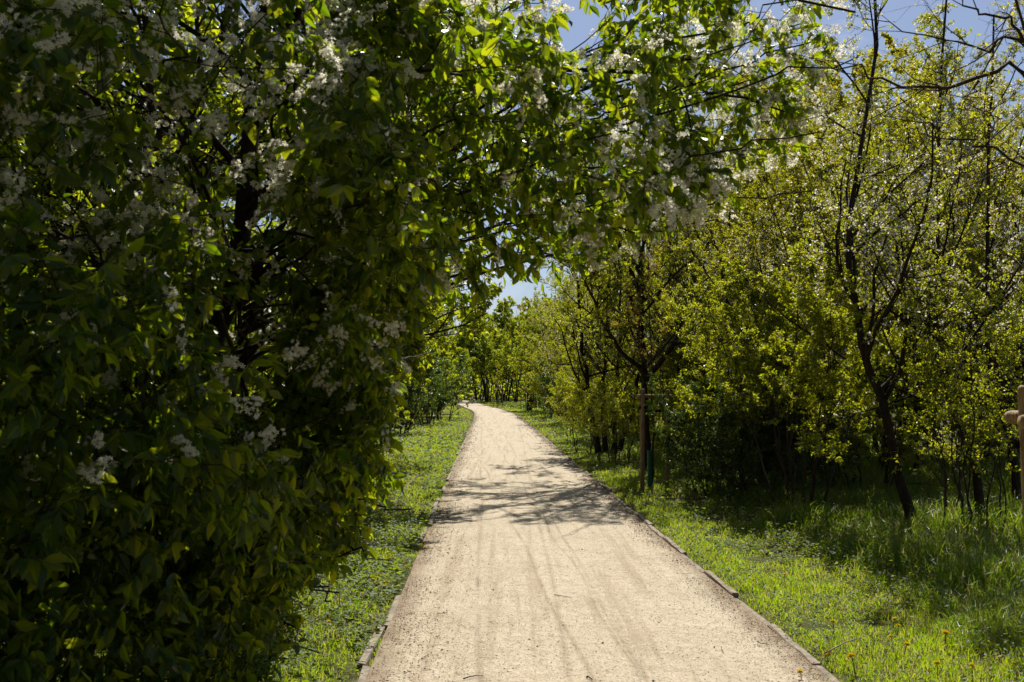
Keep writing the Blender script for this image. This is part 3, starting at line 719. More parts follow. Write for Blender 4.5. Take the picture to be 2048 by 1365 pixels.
rt('small twiggy bush by the right verge, farther from the staked sapling', (*G(1176, 903), 0), 1.9, 8, .65, 65, LF(.04, 4, 2), M_hedge_leaf,
   cat='shrub', nm='hedge_shrub', r0=.014, n1=9, n2=6, n3=4, start=.3, lf1=.38, bark=M_bark2)
rt('thin upright sapling clump between the two dark trunks at the right', (*G(1900, 1078), 0), 2.9, 5, .5, 66, LF(.04, 5, 2), M_hedge_leaf,
   cat='shrub', nm='hedge_shrub', r0=.016, n1=8, n2=5, n3=3, start=.2, bark=M_bark2)
rt('thin bare stemmed bush at the foot of the kinked trunk', (*G(1990, 1085), 0), 2.6, 6, .6, 67, LF(.04, 4, 2), M_hedge_leaf,
   cat='shrub', nm='hedge_shrub', r0=.015, n1=8, n2=5, n3=3, start=.25, bark=M_bark2)
rt('green bush in the shade behind the leaning dark trunk', (5.6, 15.8, 0), 3.0, 8, 1.2, 68, LF(.05, 7, 3), M_hedge_leaf,
   cat='shrub', nm='hedge_shrub', r0=.02, n1=9, n2=6, n3=5, start=.08, bark=M_bark2)
# taller hedgerow behind
rt('tall maple with fresh yellow leaves topping the right hedgerow', (9.0, 25.5, 0), 10.9, 4, 2.2, 71, LF(.085, 10, 4, LEAF_SM, .8, .3), M_maple_leaf,
   r0=.08, n1=22, n2=8, n3=5, lf1=.32, up=.07, start=.3)
ta = rt('tall tree with sparse olive buds left of the yellow maple', (5.4, 22.5, 0), 8.6, 4, 1.7, 72, LF(.045, 9, 4), M_olive_leaf,
        r0=.065, n1=24, n2=9, n3=5, lf1=.38, up=.05, blossom=2, bl_L=.04)
tb = rt('tree with pinkish blossom in the right hedgerow under the yellow maple', (7.2, 18.5, 0), 7.4, 4, 1.8, 73, LF(.044, 9, 3), M_olive_leaf,
        r0=.055, n1=22, n2=9, n3=5, lf1=.42, up=.04, blossom=3, bl_L=.036)
tc_ = rt('dense young leaf tree in the hedgerow right of the spreading tree', (4.9, 18.2, 0), 5.6, 4, 1.5, 74, LF(.040, 8, 3), M_hedge_leaf,
         r0=.07, n1=17, n2=8, n3=5, lf1=.4, up=.06, blossom=1)
def place(o, x, y, rz, s, lab): return dup(o, (x, y, 0), rz, s, lab)
place(tb, 9.8, 19.5, 2.2, 1.05, 'blossoming hedgerow tree near the right edge of the picture')
place(ta, 8.2, 29, 1.4, 1.05, 'tall budding tree behind the spreading tree and left of the maple')
place(ta, 12.5, 26, 3.3, .9, 'tall budding tree behind the blossoming tree at the right edge')
place(tc_, 4.2, 26.5, 1.2, 1.1, 'young leaf tree in the hedgerow just beyond the spreading tree')
place(tc_, 8.8, 15.6, 5.0, .72, 'young leaf tree low in the hedgerow at the right edge')
place(ta, 3.9, 33, 5.0, .95, 'budding tree along the right verge beyond the spreading tree')
place(tc_, 3.6, 40, 2.7, 1.15, 'young leaf tree along the right verge, third beyond the spreading tree')
place(ta, 3.3, 49, 4.1, .95, 'budding tree along the right verge above the far stake frame')
place(tc_, 6.0, 46, .7, 1.4, 'broad young leaf tree set back from the right verge')
place(tc_, 3.2, 62, 3.9, 1.35, 'young leaf tree on the right just past the far stake frame')
place(ta, 5.4, 72, 2.9, 1.1, 'budding tree set back on the right near the bend')
tg = rt('fresh green multi stemmed tree at the bend of the path', (1.2, 78, 0), 7.5, 7, 2.4, 75, LF(.14, 5, 3), M_far_leaf, r0=.07, n1=13, n2=7, n3=4, start=.3, keep=None)
tbz = rt('bronze leaved tree far off above the bend', (2.2, 100, 0), 10, 3, 2.0, 76, LF(.16, 5, 3), M_bronze_leaf, r0=.12, n1=14, n2=7, n3=4, start=.25, keep=None)
place(tg, -1.5, 118, 1.0, 1.1, 'fresh green tree on the right side of the far bend')
place(tg, -12, 112, 2.0, 1.2, 'fresh green tree closing the view left of the far bend')
place(tg, -7.0, 76, 3.0, 1.0, 'fresh green tree on the left of the path before the bend')
place(tg, -6.4, 62, 4.3, .95, 'fresh green tree on the left beyond the reddish trunk')
place(tg, 3.5, 150, 5.3, 1.5, 'large hazy green tree at the end of the path')
place(tg, -14, 150, .4, 1.5, 'large green tree far beyond the bend on the left')
place(tbz, -6, 175, 2.5, 1.3, 'bronze tinted tree at the very end of the path')
# more leafy trees filling the left beyond the big cherry
place(t4, -13.5, 33, 2.9, 1.1, 'leafy tree deep in the left hedge, third from the path')
place(t4, -8.5, 50, .4, 1.1, 'leafy tree standing left behind the reddish trunk')
place(tg, -24, 60, .4, 1.3, 'green tree across the left meadow, nearest the hedge')
place(tg, -38, 75, 1.4, 1.4, 'green tree across the left meadow, farthest to the left')
for k, (x, y, s_, lb) in enumerate([(6.4, 19.6, .92, 'slim budding tree in the hedgerow behind the leaning dark trunk'), (8.4, 21.8, 1.05, 'slim budding tree between the blossoming tree and the yellow maple'),
                                    (10.9, 22.6, 1.08, 'slim budding tree high at the right edge of the picture'), (4.7, 24.6, .98, 'slim budding tree just right of the spreading tree'),
                                    (7.0, 26.6, 1.15, 'tall slim budding tree left of the yellow maple, rising to its height'), (9.9, 16.8, .8, 'slim budding tree behind the trunk at the right edge')]):
    place(ta, x, y, k * 1.1 + .6, s_, lb)
# understorey bushes and second rows
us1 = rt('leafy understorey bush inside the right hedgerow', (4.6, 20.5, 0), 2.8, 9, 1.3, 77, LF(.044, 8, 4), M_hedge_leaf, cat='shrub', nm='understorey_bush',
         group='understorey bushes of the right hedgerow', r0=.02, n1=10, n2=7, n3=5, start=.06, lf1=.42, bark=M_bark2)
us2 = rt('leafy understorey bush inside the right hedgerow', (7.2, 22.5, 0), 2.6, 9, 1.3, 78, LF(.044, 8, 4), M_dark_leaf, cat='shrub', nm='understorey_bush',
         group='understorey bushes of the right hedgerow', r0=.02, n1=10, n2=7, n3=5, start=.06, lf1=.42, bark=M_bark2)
for k, (x, y) in enumerate([(3.9, 23.5), (5.8, 25), (4.0, 29), (3.6, 34), (5.2, 37), (3.3, 42), (4.4, 48), (3.1, 53), (4.8, 57), (3.0, 66), (4.0, 75), (2.4, 71),
                            (9.2, 21), (10.5, 24), (12, 22), (7.5, 28), (14, 27)]):
    dup((us1, us2)[k % 3 == 1], (x, y, 0), k * 1.7, 1.0 + .25 * math.sin(k * 2.3) + y * .006)
dup(us2, (3.15, 15.7, 0), 2.2, .72, 'dense grey green bush touching the right side of the mid distance stakes', 'hedge shrubs')
us3 = rt('leafy bush in the undergrowth behind the dark bird cherry', (-4.2, 17.5, 0), 3.0, 9, 1.5, 79, LF(.08, 8, 4), M_cherry_lit, cat='shrub', nm='understorey_bush',
         group='undergrowth bushes left of the path', r0=.02, n1=10, n2=7, n3=4, start=.06, lf1=.42, keep=None, bark=M_bark2)
for k, (x, y) in enumerate([(-6.5, 16), (-8.5, 18), (-5.2, 21), (-6, 27), (-5.0, 31), (-7.5, 24), (-5.2, 42), (-5.4, 50), (-4.9, 60), (-6.4, 68), (-8, 80), (-10, 90), (-11, 100), (-10, 28), (-13, 24)]):
    dup(us3, (x, y, 0), k * 1.3, 1.0 + .2 * math.sin(k * 2.9) + y * .006)
place(tc_, 2.5, 26.0, 4.4, 1.25, 'young leaf tree whose crown leans over the path beyond the spreading tree')
place(tb, 5.2, 15.9, 1.0, .8, 'blossoming tree just behind the leaning dark trunk')
place(tc_, 6.8, 23.8, 2.0, 1.2, 'young leaf tree in the hedgerow in front of the yellow maple')
place(tb, 11.5, 30, 4.2, 1.3, 'blossoming tree at the back of the right hedgerow')
place(ta, 6.4, 36, .3, 1.1, 'budding tree at the back of the hedgerow behind the spreading tree')
place(tg, 5.5, 95, 2.2, 1.3, 'fresh green tree back from the outside of the bend')
place(tg, 9, 125, 3.2, 1.5, 'fresh green tree farther back outside the bend')
place(tg, -4.5, 135, 1.2, 1.3, 'fresh green tree in the inside of the far curve')
place(tg, -9, 130, 5.0, 1.6, 'fresh green tree behind the far curve, taller than its neighbours')
place(tbz, .5, 130, 4.0, 1.0, 'bronze tinted tree just right of the far curve')
place(tg, -9.5, 96, 0.2, 1.25, 'fresh green tree filling the left side of the far bend')
place(tg, 2.5, 108, 1.5, 1.5, 'tall green tree filling the outside of the far bend')
place(tg, -3, 128, 2.8, 1.5, 'tall green tree standing where the path disappears')
place(tg, -6, 104, 4.1, 0.75, 'low green tree at the inner edge of the far bend')
place(tg, -1, 142, 5.4, 1.6, 'tall green tree right of where the path disappears')
mb = MB(); Nn = 60000
segs = [((-60, 150), (50, 165), 9), ((-40, 175), (70, 150), 12), ((-160, 210), (60, 240), 14), ((60, 240), (190, 150), 11), ((-160, 210), (-110, 40), 10), ((190, 150), (170, 60), 9)]
for (x0, y0), (x1, y1), hh in segs:
    tt = rng.random(Nn // 5); xx = x0 + (x1 - x0) * tt + rng.normal(0, 5, len(tt)); yy = y0 + (y1 - y0) * tt + rng.normal(0, 5, len(tt))
    top = hh * (.72 + .28 * np.abs(fnoise(xx, yy, .25, 91))); P = np.stack([xx, yy, top * rng.random(len(tt)) ** .8], -1)
    scatter(mb, LEAF_MED, P, rvec(len(P)), rvec(len(P)) + (0, 0, .6), rng.uniform(.5, 1.1, len(P)), rng.uniform(.4, .9, len(P)))
tag(mb.build('distant_wood', M_far_leaf), 'distant belt of green woodland beyond the meadows and the bend', 'woodland', kind='stuff')
# bare trees
def bare(label, loc, h, seed, sp=1.0, n1=24, up=.25):
    t = thing('bare_tree', label, 'tree', loc)
    return generic(t, h, 4, sp, seed, None, None, r0=.16, n1=n1, n2=9, n3=6, lf1=.33, up=up, ang=(20, 40), start=.3)
bt = bare('tall bare upright tree seen through the gap under the arching cherry', (6.2, 72, 0), 18.5, 81, 3.0)
place(bt, -6.5, 84, 1.7, .78, 'bare leaning tree above the left side of the bend')
place(bt, 33, 62, 2.7, .95, 'tall bare tree at the right edge behind the hedgerow')
place(bt, 40, 75, .7, .9, 'tall bare tree far behind the right hedgerow, outermost')

# ---- stake frames with saplings
def stake_frame(label, loc, posts, h=1.66, d=.068, lean=0.0, barside=1, bars=((0, 1), (1, 2), (2, 0)), trunk=(0, 0), group='wooden stake frames round young trees', barz=-.13):
    f = thing('stake_frame', label, 'tree stakes', (loc[0], loc[1], 0), 0, group)
    for k, (x, y) in enumerate(posts):
        mb = MB(); hh = h + .02 * math.sin(k * 5); K = 9
        z = np.array([-.2, .3, .7, 1.1, hh - .06, hh - .02, hh - .006, hh, hh + .001]); r = np.array([1, 1.0, .98, .97, .96, .93, .84, .6, .01]) * d / 2
        tubes(mb, np.stack([np.full(K, x) + .02 * (z / h - .5) * math.cos(k * 3) + lean * z / h, np.full(K, y) + 0 * z, z], -1)[None], r[None], 14, True)
        mb.build('post', M_stake, f, True)
    for k, (a, b_) in enumerate(bars):
        mb = MB(); pa, pb = np.array(posts[a]), np.array(posts[b_]); u_ = (pb - pa) / np.linalg.norm(pb - pa)
        nrm = np.array([u_[1], -u_[0]]); 
        if nrm[1] * barside > 0: nrm = -nrm
        off = nrm * d * .88
        off = off + np.array([lean * .9, 0]); pa = pa - u_ * .07 + off; pb = pb + u_ * .07 + off; zz = h + barz + .004 * k
        tt = np.array([0, .004, .03, .5, .97, .996, 1])
        P = np.array([[pa[0] + (pb[0] - pa[0]) * s, pa[1] + (pb[1] - pa[1]) * s, zz] for s in tt]); r = np.array([.01, .85, 1, 1, 1, .85, .01]) * d * .46
        tubes(mb, P[None], r[None], 12, True); mb.build('crossbar', M_stake, f, True)
    for k, (x, y) in enumerate(posts):       # straps from each post to the trunk
        mb = MB(); zz = h - .30 - .03 * k; a = np.array([x + lean * .85, y]); c = np.array(trunk)
        for s in (-1, 1):
            u_ = (c - a) / np.linalg.norm(c - a); nn = np.array([-u_[1], u_[0]]) * .03 * s
            A = np.array([*(a - u_ * d * .52 + nn * 1.35), zz]); B = np.array([*(c + u_ * .03 + nn), zz - .03])
            # a flat band of webbing
            for w0, w1 in (((A, B)),):
                th = np.array([nn[0], nn[1], 0]) * .12
                v = []
                for P_ in (w0, w1):
                    for sx, sz in ((-1, -1), (1, -1), (1, 1), (-1, 1)): v.append(P_ + th * sx + np.array([0, 0, .022 * sz]))
                mb.add(v, [(0, 1, 5, 4), (1, 2, 6, 5), (2, 3, 7, 6), (3, 0, 4, 7), (0, 3, 2, 1), (4, 5, 6, 7)])
        mb.build('strap', M_strap, f)
    return f

def sapling(label, loc, h, seed, leaf=None, lm=None, guard=True, r0=.03, n1=12, lf1=.3, start=.45, up=.08, group=None):
    t = thing('staked_sapling', label, 'young tree', (loc[0], loc[1], 0), 0, group)
    generic(t, h, 1, .25, seed, leaf, lm, bark=M_bark2, r0=r0, n1=n1, n2=6, n3=4, lf1=lf1, start=start, up=up)
    if guard:
        mb = MB(); z = np.linspace(0, .62, 5); K = 5
        P = np.stack([np.zeros(K), np.zeros(K), z], -1)[None]
        tubes(mb, P, np.full((1, K), r0 + .018), 16); tubes(mb, P[:, ::-1], np.full((1, K), r0 + .012), 16)
        mb.build('trunk_guard', M_guard, t, True)
    return t
A = (2.33, 16.9)
stake_frame('wooden stake frame with black straps on the right verge, mid distance', A, [(-.17, -.38), (-.10, .25), (.32, .12)], trunk=(0, 0), barside=-1)
sapling('slender young tree in green guard tied to the mid distance stakes', A, 4.6, 91, LF(.05, 3, 1), M_bronze_leaf, r0=.026, n1=10, lf1=.22, start=.4)
B = (2.25, 57.0)
stake_frame('far stake frame standing clear on the right verge with lit crossbar', B, [(-.36, -.1), (.36, -.1), (.0, .5)], h=1.85)
sapling('thin young tree with green guard inside the far stake frame', B, 4.2, 92, LF(.07, 3, 1), M_olive_leaf, n1=10, lf1=.22)
Cc = (1.15, 82.0)
stake_frame('small looking stake frame near the bend, left of the far one', Cc, [(-.4, -.1), (.4, -.1), (.0, .5)], h=1.85)
sapling('young tree inside the stake frame near the bend', Cc, 4.0, 93, LF(.09, 3, 1), M_olive_leaf, n1=9, lf1=.22)
D_ = (-1.3, 92.0)
stake_frame('distant stake frame at the outside of the bend', D_, [(-.4, -.1), (.4, -.1), (.0, .5)], h=1.85)
sapling('young tree inside the distant stake frame at the bend', D_, 4.0, 94, LF(.09, 3, 1), M_olive_leaf, n1=9, lf1=.22)
# near frame at the right edge of the picture
E_ = (3.04, 5.35)
stake_frame('large near stake frame cut by the right edge of the picture', E_, [(-.36, -.24), (.36, -.24), (0, .45)], h=1.67, d=.085, lean=-.055, bars=((1, 0), (1, 2), (2, 0)), barz=-.185)
near = thing('staked_sapling', 'nearly bare young tree spreading dark twigs across the top right sky', 'young tree', (E_[0], E_[1], 0))
old = rng; rng = np.random.default_rng(95)
def lp(x, y, Y): q = px(x, y, Y); return (q[0] - E_[0], q[1] - E_[1], q[2])
st = [([(0, 0, -.1), (.02, 0, 1.2), (0, .02, 2.4), (.03, 0, 3.6), (.0, 0, 5.0)], .035, .012),
      ([(0, 0, 2.55), lp(2060, 140, 5.3), lp(1960, 155, 5.3), lp(1810, 170, 5.4), lp(1700, 130, 5.4), lp(1630, 110, 5.4)], .016, .003),
      ([(0, 0, 2.7), lp(2060, 80, 5.4), lp(1990, 92, 5.5), lp(1900, 70, 5.5), lp(1760, 20, 5.6)], .013, .0025),
      ([(0, 0, 2.2), lp(2060, 320, 5.2), lp(1940, 285, 5.2), lp(1840, 245, 5.2), lp(1780, 215, 5.2)], .010, .002),
      ([(0, 0, 2.9), lp(2070, 60, 5.1), lp(1980, 10, 5.0), lp(1900, -40, 5.0)], .012, .003),
      ([lp(1970, 155, 5.3), lp(1975, 210, 5.3), lp(1968, 292, 5.3)], .006, .003),
      ([(0, 0, 3.1), (-.4, -.5, 3.6), (-.8, -.9, 3.9)], .012, .003),
      ([(0, 0, 1.9), lp(2070, 330, 5.3), lp(1980, 350, 5.4), lp(1900, 385, 5.4)], .006, .002),
      ([(0, 0, 3.1), (.5, .4, 3.6), (.9, .7, 4.2)], .012, .003),
      ([(0, 0, 2.8), (.5, -.4, 3.2), (1.0, -.6, 3.6)], .012, .003)]
def noup(q): return q[:, 2] > 1.7
tree_parts(near, st, [dict(n=7, t0=.3, t1=1, lf=.42, ang=(25, 55), K=6, up=.03, wob=.10, rmin=.0018, flat=.3),
                      dict(n=4, t0=.2, t1=1, lf=.45, ang=(25, 50), K=5, up=.02, wob=.12, rmin=.0012),
                      dict(n=2, t0=.3, t1=1, lf=.4, ang=(25, 50), K=3, up=.02, wob=.15, rmin=.001)],
           leaf=dict(tmpl=LEAF_MED, n=1, L=.028, wr=.5, droop=0, spread=.8, t0=.85), leafmat=M_maple_leaf, bark=M_bark2, keep=noup)
rng = old

# ------------------------------------------------------------------ grass and ground cover
def blades(mb, x, y, h, wd, bendf=.45, rows=4):
    N = len(x)
    if N == 0: return
    z = ground_z(x, y) - .01
    a = rng.uniform(0, 2 * np.pi, N); lean = rng.uniform(.05, 1.0, N) * bendf * h
    dx, dy = np.cos(a) * lean, np.sin(a) * lean
    fa = rng.uniform(0, 2 * np.pi, N); sx, sy = np.cos(fa), np.sin(fa)
    t = np.linspace(0, 1, rows); V = np.empty((N, (rows - 1) * 2 + 1, 3))
    for k in range(rows):
        cxx = x + dx * t[k] ** 1.8; cyy = y + dy * t[k] ** 1.8; cz = z + h * (t[k] - .22 * bendf * 2 * t[k] ** 3)
        if k < rows - 1:
            ww = wd * (1 - .75 * t[k] ** 1.5) * .5
            V[:, 2 * k] = np.stack([cxx - sx * ww, cyy - sy * ww, cz], -1); V[:, 2 * k + 1] = np.stack([cxx + sx * ww, cyy + sy * ww, cz], -1)
        else: V[:, -1] = np.stack([cxx, cyy, cz], -1)
    m_ = (rows - 1) * 2 + 1; base = (np.arange(N) * m_)[:, None, None]; n0 = mb.n
    q = np.array([[2 * k, 2 * k + 1, 2 * k + 3, 2 * k + 2] for k in range(rows - 2)])
    mb.V.append(V.reshape(-1, 3).astype(np.float32)); mb.A.append(np.repeat(rng.random(N), m_).astype(np.float32)); mb.n += N * m_
    mb.F.append((q[None] + base).reshape(-1, 4) + n0)
    mb.F.append((np.array([[2 * rows - 4, 2 * rows - 3, 2 * rows - 2]])[None] + base).reshape(-1, 3) + n0)

def sample(x0, x1, y0, y1, dens):
    N = int((x1 - x0) * (y1 - y0) * dens)
    return rng.uniform(x0, x1, N), rng.uniform(y0, y1, N)

short = MB(); tall = MB(); weed = MB()
bands = [(3.5, 7, 3600, 1.0, 4.0), (7, 10, 2500, 1.15, 5.5), (10, 14, 1400, 1.4, 7), (14, 20, 800, 1.9, 8), (20, 32, 330, 3.0, 10), (32, 50, 120, 5.0, 12), (50, 90, 40, 8.5, 14), (90, 140, 12, 14, 20)]
for y0, y1, dn, ws, ext in bands:
    for side in (-1, 1):
        xa, xb = (PW + .02, PW + .02 + ext)
        u_ = rng.uniform(0, 1, int(ext * (y1 - y0) * dn)); yv = rng.uniform(y0, y1, len(u_))
        d = u_ * ext
        x = path_x(yv) + side * (PW + .03 + d)
        if y0 < 14:   # no need for blades well outside the view
            mk = (np.abs(x) < yv * .62 + 1.2); x, yv, d = x[mk], yv[mk], d[mk]
        cl = fnoise(x, yv, 2.0, 61); cl2 = fnoise(x, yv, 7, 62)
        den = np.clip(1.0 - .25 * cl + .3 * cl2, .12, 1)
        if side > 0: den *= np.where(d > 3.2, .5, 1) * np.where((d > 1.3) & (fnoise(x, yv, 2.8, 68) > .35), .4, 1)
        else: den *= np.where(d > 2.0, .5, 1) * np.where(yv < 9, .6, 1)
        den *= np.clip(d / .10, .25, 1)
        mk = rng.random(len(x)) < den; x, yv, d, cl = x[mk], yv[mk], d[mk], cl[mk]
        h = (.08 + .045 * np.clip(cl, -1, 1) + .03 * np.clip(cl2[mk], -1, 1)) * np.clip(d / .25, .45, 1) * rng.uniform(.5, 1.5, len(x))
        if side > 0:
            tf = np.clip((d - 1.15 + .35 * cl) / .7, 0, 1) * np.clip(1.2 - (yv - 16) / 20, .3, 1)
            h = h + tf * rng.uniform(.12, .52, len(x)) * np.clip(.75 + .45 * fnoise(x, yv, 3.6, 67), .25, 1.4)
        else:
            h *= .9
        wd = rng.uniform(.0035, .0065, len(x)) * ws
        isT = h > .17
        blades(short, x[~isT], yv[~isT], h[~isT], wd[~isT], .7, 3 if y0 > 14 else 4)
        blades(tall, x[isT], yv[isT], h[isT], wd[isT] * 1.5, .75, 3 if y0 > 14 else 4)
Nn = 60000; yv = 4 + 26 * rng.random(Nn) ** 1.7; sd_ = np.where(rng.random(Nn) < .65, -1, 1)
d = rng.normal(0, .10, Nn) + np.where(sd_ < 0, -.02, .04); x = path_x(yv) + sd_ * (PW - .02 + d)
mk = (fnoise(x * 1.5, yv, 2.6, 64) + fnoise(x, yv, 6.5, 65) * .7) > np.where(sd_ < 0, -.05, .45); x, yv = x[mk], yv[mk]
blades(short, x, yv, rng.uniform(.02, .065, len(x)) + .03, rng.uniform(.004, .008, len(x)) * (1 + yv * .03), .8, 3)
for cxk, cyk, rk in [(-.62, 7.9, .05), (-.70, 7.2, .06), (-.55, 8.6, .04), (-.60, 9.3, .05), (-.66, 6.6, .07), (-.5, 9.9, .03), (-.78, 6.1, .08), (-.45, 8.1, .03)]:
    q_ = 160; blades(short, cxk + rng.normal(0, rk, q_), cyk + rng.normal(0, rk * 1.6, q_), rng.uniform(.035, .07, q_) + .03, rng.uniform(.003, .006, q_), .9, 3)
tag(short.build('grass', M_grass), 'short bright green grass along both verges of the path', 'grass', kind='stuff')
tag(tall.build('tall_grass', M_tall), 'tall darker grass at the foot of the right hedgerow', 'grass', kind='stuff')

# broad weeds: low rosettes, mostly left of the path and under the hedge
def weeds(x, y, L, nl=6, hmax=.12):
    N = len(x); z = ground_z(x, y)
    a = rng.uniform(0, 2 * np.pi, (N, nl)); hh = rng.uniform(.01, 1, (N, nl)) * hmax * rng.uniform(.4, 1.2, (N, 1))
    P = np.stack([x[:, None] + np.cos(a) * .015, y[:, None] + np.sin(a) * .015, z[:, None] + hh], -1).reshape(-1, 3)
    D = np.stack([np.cos(a), np.sin(a), rng.uniform(-.2, .6, (N, nl))], -1).reshape(-1, 3)
    U = norm(rvec(len(P)) * .6 + np.array([0, 0, 1.])); ln = rng.uniform(.5, 1.2, len(P)) * np.repeat(L, nl)
    scatter(weed, LEAF_MED, P, D, U, ln, ln * .62)
for y0, y1, dn, L, xr, xl in [(3.5, 8, 230, .036, 4, 3.2), (8, 14, 170, .044, 6, 4.5), (14, 25, 40, .06, 8, 7), (25, 50, 10, .11, 10, 9)]:
    for side, ext in ((-1, xl), (1, xr)):
        Nn = int(ext * (y1 - y0) * dn); d = rng.uniform(0, ext, Nn); yv = rng.uniform(y0, y1, Nn); x = path_x(yv) + side * (PW + .06 + d)
        wgt = .95 if side < 0 else np.where(d > 1.1, 1.0, .3)
        mk = (rng.random(Nn) < wgt * np.clip(.7 + .5 * fnoise(x, yv, 2.3, 66), .1, 1)) & (np.abs(x) < yv * .62 + 1.2)
        x, yv = x[mk], yv[mk]
        weeds(x, yv, np.full(len(x), L * (1.25 if side < 0 else 1)), 6, .16 if side < 0 and y0 < 9 else .20 if side > 0 else .10)
tag(weed.build('ground_cover', M_weed), 'low broad leaved weeds and nettles in the verges', 'weeds', kind='stuff')

# dry litter and little stones along the edges of the path
lit = MB()
for y0, y1, dn, s in ((4, 9, 420, .016), (9, 16, 200, .022), (16, 30, 60, .035), (30, 60, 14, .06)):
    for side in (-1, 1):
        Nn = int((y1 - y0) * dn * 1.3); yv = rng.uniform(y0, y1, Nn); d = np.abs(rng.normal(0, .15 if side > 0 else .22, Nn))
        x = path_x(yv) + side * (PW - d)
        mk = fnoise(x, yv, 3, 71) + rng.random(Nn) > .25; x, yv, d = x[mk], yv[mk], d[mk]
        P = np.stack([x, yv, .022 + rng.uniform(0, .012, len(x))], -1); ln = rng.uniform(.4, 1.3, len(x)) * s
        scatter(lit, LEAF_SM, P, rvec(len(x)) * (1, 1, .3), rvec(len(x)) * .5 + (0, 0, 1), ln, ln * .6)
    # brown leaf litter under the hedge
    Nn = int((y1 - y0) * dn * 2.2); yv = rng.uniform(y0, y1, Nn); x = path_x(yv) + PW + rng.uniform(1.0, 5.5, Nn)
    P = np.stack([x, yv, ground_z(x, yv) + rng.uniform(.01, .05, Nn)], -1); ln = rng.uniform(.6, 1.5, Nn) * s * 1.6
    scatter(lit, LEAF_SM, P, rvec(Nn) * (1, 1, .3), rvec(Nn) * .5 + (0, 0, 1), ln, ln * .7)
tag(lit.build('leaf_litter', M_litter), 'dry brown leaf litter along the path edges and under the hedge', 'leaf litter', kind='stuff')

Nn = 1500; yv = 3.8 + 9 * rng.random(Nn) ** 1.4; x = path_x(yv) - PW + np.abs(rng.normal(0, .45, Nn)) - .1
pt = MB(); scatter(pt, LEAF_SM, np.stack([x, yv, np.full(Nn, .034)], -1), rvec(Nn) * (1, 1, .2), rvec(Nn) * .4 + (0, 0, 1), rng.uniform(.004, .008, Nn), rng.uniform(.003, .006, Nn))
tag(pt.build('fallen_petals', M_petal), 'tiny white petals fallen along the left side of the path', 'petals', kind='stuff')
_ico = np.array([(0, 0, -1), (.72, -.53, -.45), (-.28, -.85, -.45), (-.89, 0, -.45), (-.28, .85, -.45), (.72, .53, -.45),
                 (.28, -.85, .45), (-.72, -.53, .45), (-.72, .53, .45), (.28, .85, .45), (.89, 0, .45), (0, 0, 1)])
_icf = np.array([(0, 1, 2), (1, 0, 5), (0, 2, 3), (0, 3, 4), (0, 4, 5), (1, 5, 10), (2, 1, 6), (3, 2, 7), (4, 3, 8), (5, 4, 9),
                 (1, 10, 6), (2, 6, 7), (3, 7, 8), (4, 8, 9), (5, 9, 10), (6, 10, 11), (7, 6, 11), (8, 7, 11), (9, 8, 11), (10, 9, 11)])
st_ = MB(); Nn = 9000
yv = 4 + 12 * rng.random(Nn) ** 1.6; x = path_x(yv) + rng.uniform(-PW, PW, Nn)
scatter(st_, (_ico * (1, 1, .6), [_icf]), np.stack([x, yv, np.full(Nn, .024)], -1), rvec(Nn) * (1, 1, .1), np.tile([0, 0, 1.], (Nn, 1)), rng.uniform(.0015, .0045, Nn) * np.where(rng.random(Nn) < .03, 2.2, 1), rng.uniform(.0015, .005, Nn))
tag(st_.build('gravel', M_stone), 'scattered grit and small stones on the sandy path', 'gravel', kind='stuff')

# ------------------------------------------------------------------ dandelions, twigs
def dandelion_proto(loc, label):
    t = thing('dandelion', label, 'dandelion', loc, 0, 'yellow dandelions in the verges')
    ms = MB(); P = spline([(0, 0, 0), (.004, .002, .04), (0, .004, .085)], 6); tubes(ms, P[None], np.full((1, 6), .0022), 6); ms.build('stem', M_stem, t)
    mh = MB(); Nn = 90; a = rng.uniform(0, 6.28, Nn); e = rng.uniform(0, 1, Nn)
    D = np.stack([np.cos(a) * (1 - .75 * e), np.sin(a) * (1 - .75 * e), .15 + .9 * e], -1)
    scatter(mh, LEAF_SM, np.tile([0, .004, .083], (Nn, 1)), D, rvec(Nn) + (0, 0, .5), .021 - .006 * e, .006, e)
    mh.build('flower_head', M_yellow, t)
    return t
dl = [(1658, 1234, 'dandelion alone in the short grass, nearest the middle of the right verge'), (1778, 1228, 'upper dandelion of the close pair in the right verge'),
      (1785, 1241, 'lower dandelion of the close pair in the right verge'), (1780, 1262, 'small dandelion just below the close pair in the right verge'),
      (1795, 1279, 'small dandelion lowest of the column below the close pair'), (1875, 1264, 'large round dandelion standing tall in the right verge'),
      (1640, 1298, 'dandelion close to the right kerb, upper of two by the dirt'), (1702, 1313, 'wide open dandelion beside a dry stalk near the right kerb'),
      (1862, 1318, 'dandelion low in the grass toward the bottom right'), (1930, 1325, 'dandelion nearest the bottom right corner'),
      (1594, 1327, 'dandelion growing from dirt against the right kerb at the bottom'), (1566, 1143, 'dandelion farther up the right verge'),
      (757, 1142, 'topmost dandelion of the cluster by the dark bush'), (746, 1149, 'left dandelion of the cluster by the dark bush'),
      (767, 1157, 'right dandelion of the cluster by the dark bush'), (760, 1163, 'lowest dandelion of the cluster by the dark bush'),
      (733, 1181, 'dandelion just below the cluster by the dark bush'), (661, 1238, 'dandelion half in shade at the foot of the dark bush'),
      (846, 1080, 'dandelion at the left path edge, upper of a pair'), (852, 1089, 'dandelion at the left path edge, lower of a pair'),
      (780, 1106, 'dandelion in weeds above the cluster, left of the path'), (788, 1113, 'dandelion just right below the one in the weeds, left verge'),
      (818, 1126, 'dandelion near the left path edge below the pair'), (873, 1011, 'small distant dandelion beside the left kerb')]
proto = None
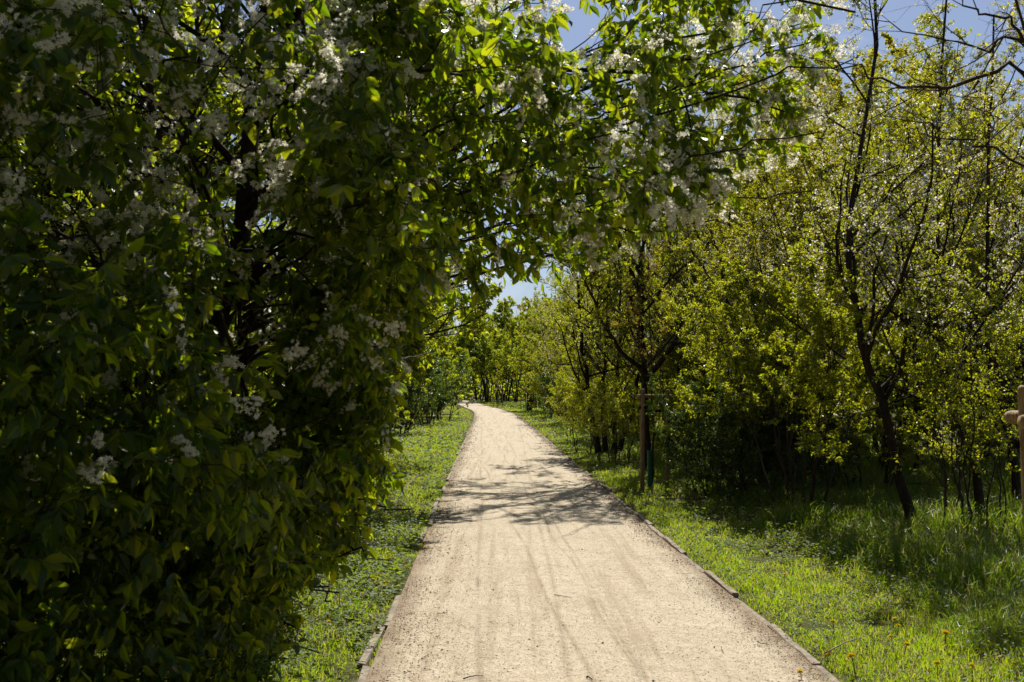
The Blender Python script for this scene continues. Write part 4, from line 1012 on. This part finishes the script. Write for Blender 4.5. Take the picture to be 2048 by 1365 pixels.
for k, (x, y, lab) in enumerate(dl):
    gxp, gyp = G(x, y, .07)
    gz = float(ground_z(np.array([gxp]), np.array([gyp]))[0])
    s = rng.uniform(1.0, 1.25) * (1.25 if 'large' in lab or 'wide' in lab else 1)
    if proto is None:
        proto = dandelion_proto((gxp, gyp, gz - .005), lab); proto.scale = (s, s, s)
    else:
        o = dup(proto, (gxp, gyp, gz - .005), rng.uniform(0, 6), s, lab)
        o.rotation_euler = (rng.uniform(-.3, .3), rng.uniform(-.3, .3), rng.uniform(0, 6))

def twig(label, p, q, r, z=.03, group='fallen twigs on the path', mt=M_bark2, forks=0, name='fallen_twig', lift=0.0):
    a = np.array([*G(*p), z]); b_ = np.array([*G(*q), z + lift]); mid = (a + b_) / 2 + np.array([rng.normal(0, .01), rng.normal(0, .02), .004 + lift * .5])
    t = MB(); P = spline([a, mid, b_], 9, .002); P = P - a; tubes(t, P[None], np.linspace(r, r * .5, 9)[None], 6, True)
    if forks:
        Q, Rr = sprout(P[None], np.linspace(r, r * .4, 9)[None], forks, .2, .95, .45, (20, 50), 5, 0, .1, rmin=.0015); tubes(t, Q, Rr, 4)
    o = t.build(name, mt, None, True); o.location = a
    return tag(o, label, 'twig', group)
twig('short dark twig on the path at the bottom edge of the picture', (928, 1359), (968, 1353), .004)
twig('thin curved twig lying near the middle of the path', (1108, 1192), (1142, 1198), .003)
twig('thin pale twig on the left half of the path', (876, 1229), (898, 1226), .003)
twig('dark bit of twig on the path near the bottom right of centre', (1172, 1356), (1183, 1361), .006)
twig('small twig beside the right kerb litter', (1508, 1285), (1532, 1292), .003)
twig('tiny upright looking twig on the right part of the path', (1436, 1296), (1441, 1308), .002)
twig('pale dry forked branch lying on the left verge grass', (806, 988), (852, 964), .007, .06, None, M_twig, 4, 'fallen_branch', .12)
twig('pale dry stick in the grass at the bottom right near the kerb', (1640, 1322), (1712, 1296), .005, .07, None, M_twig, 0, 'fallen_branch', .02)
twig('dry bent brush of twigs hanging low in front of the wide bush', (1645, 945), (1672, 985), .004, .25, None, M_twig, 6, 'dry_brush', .1)
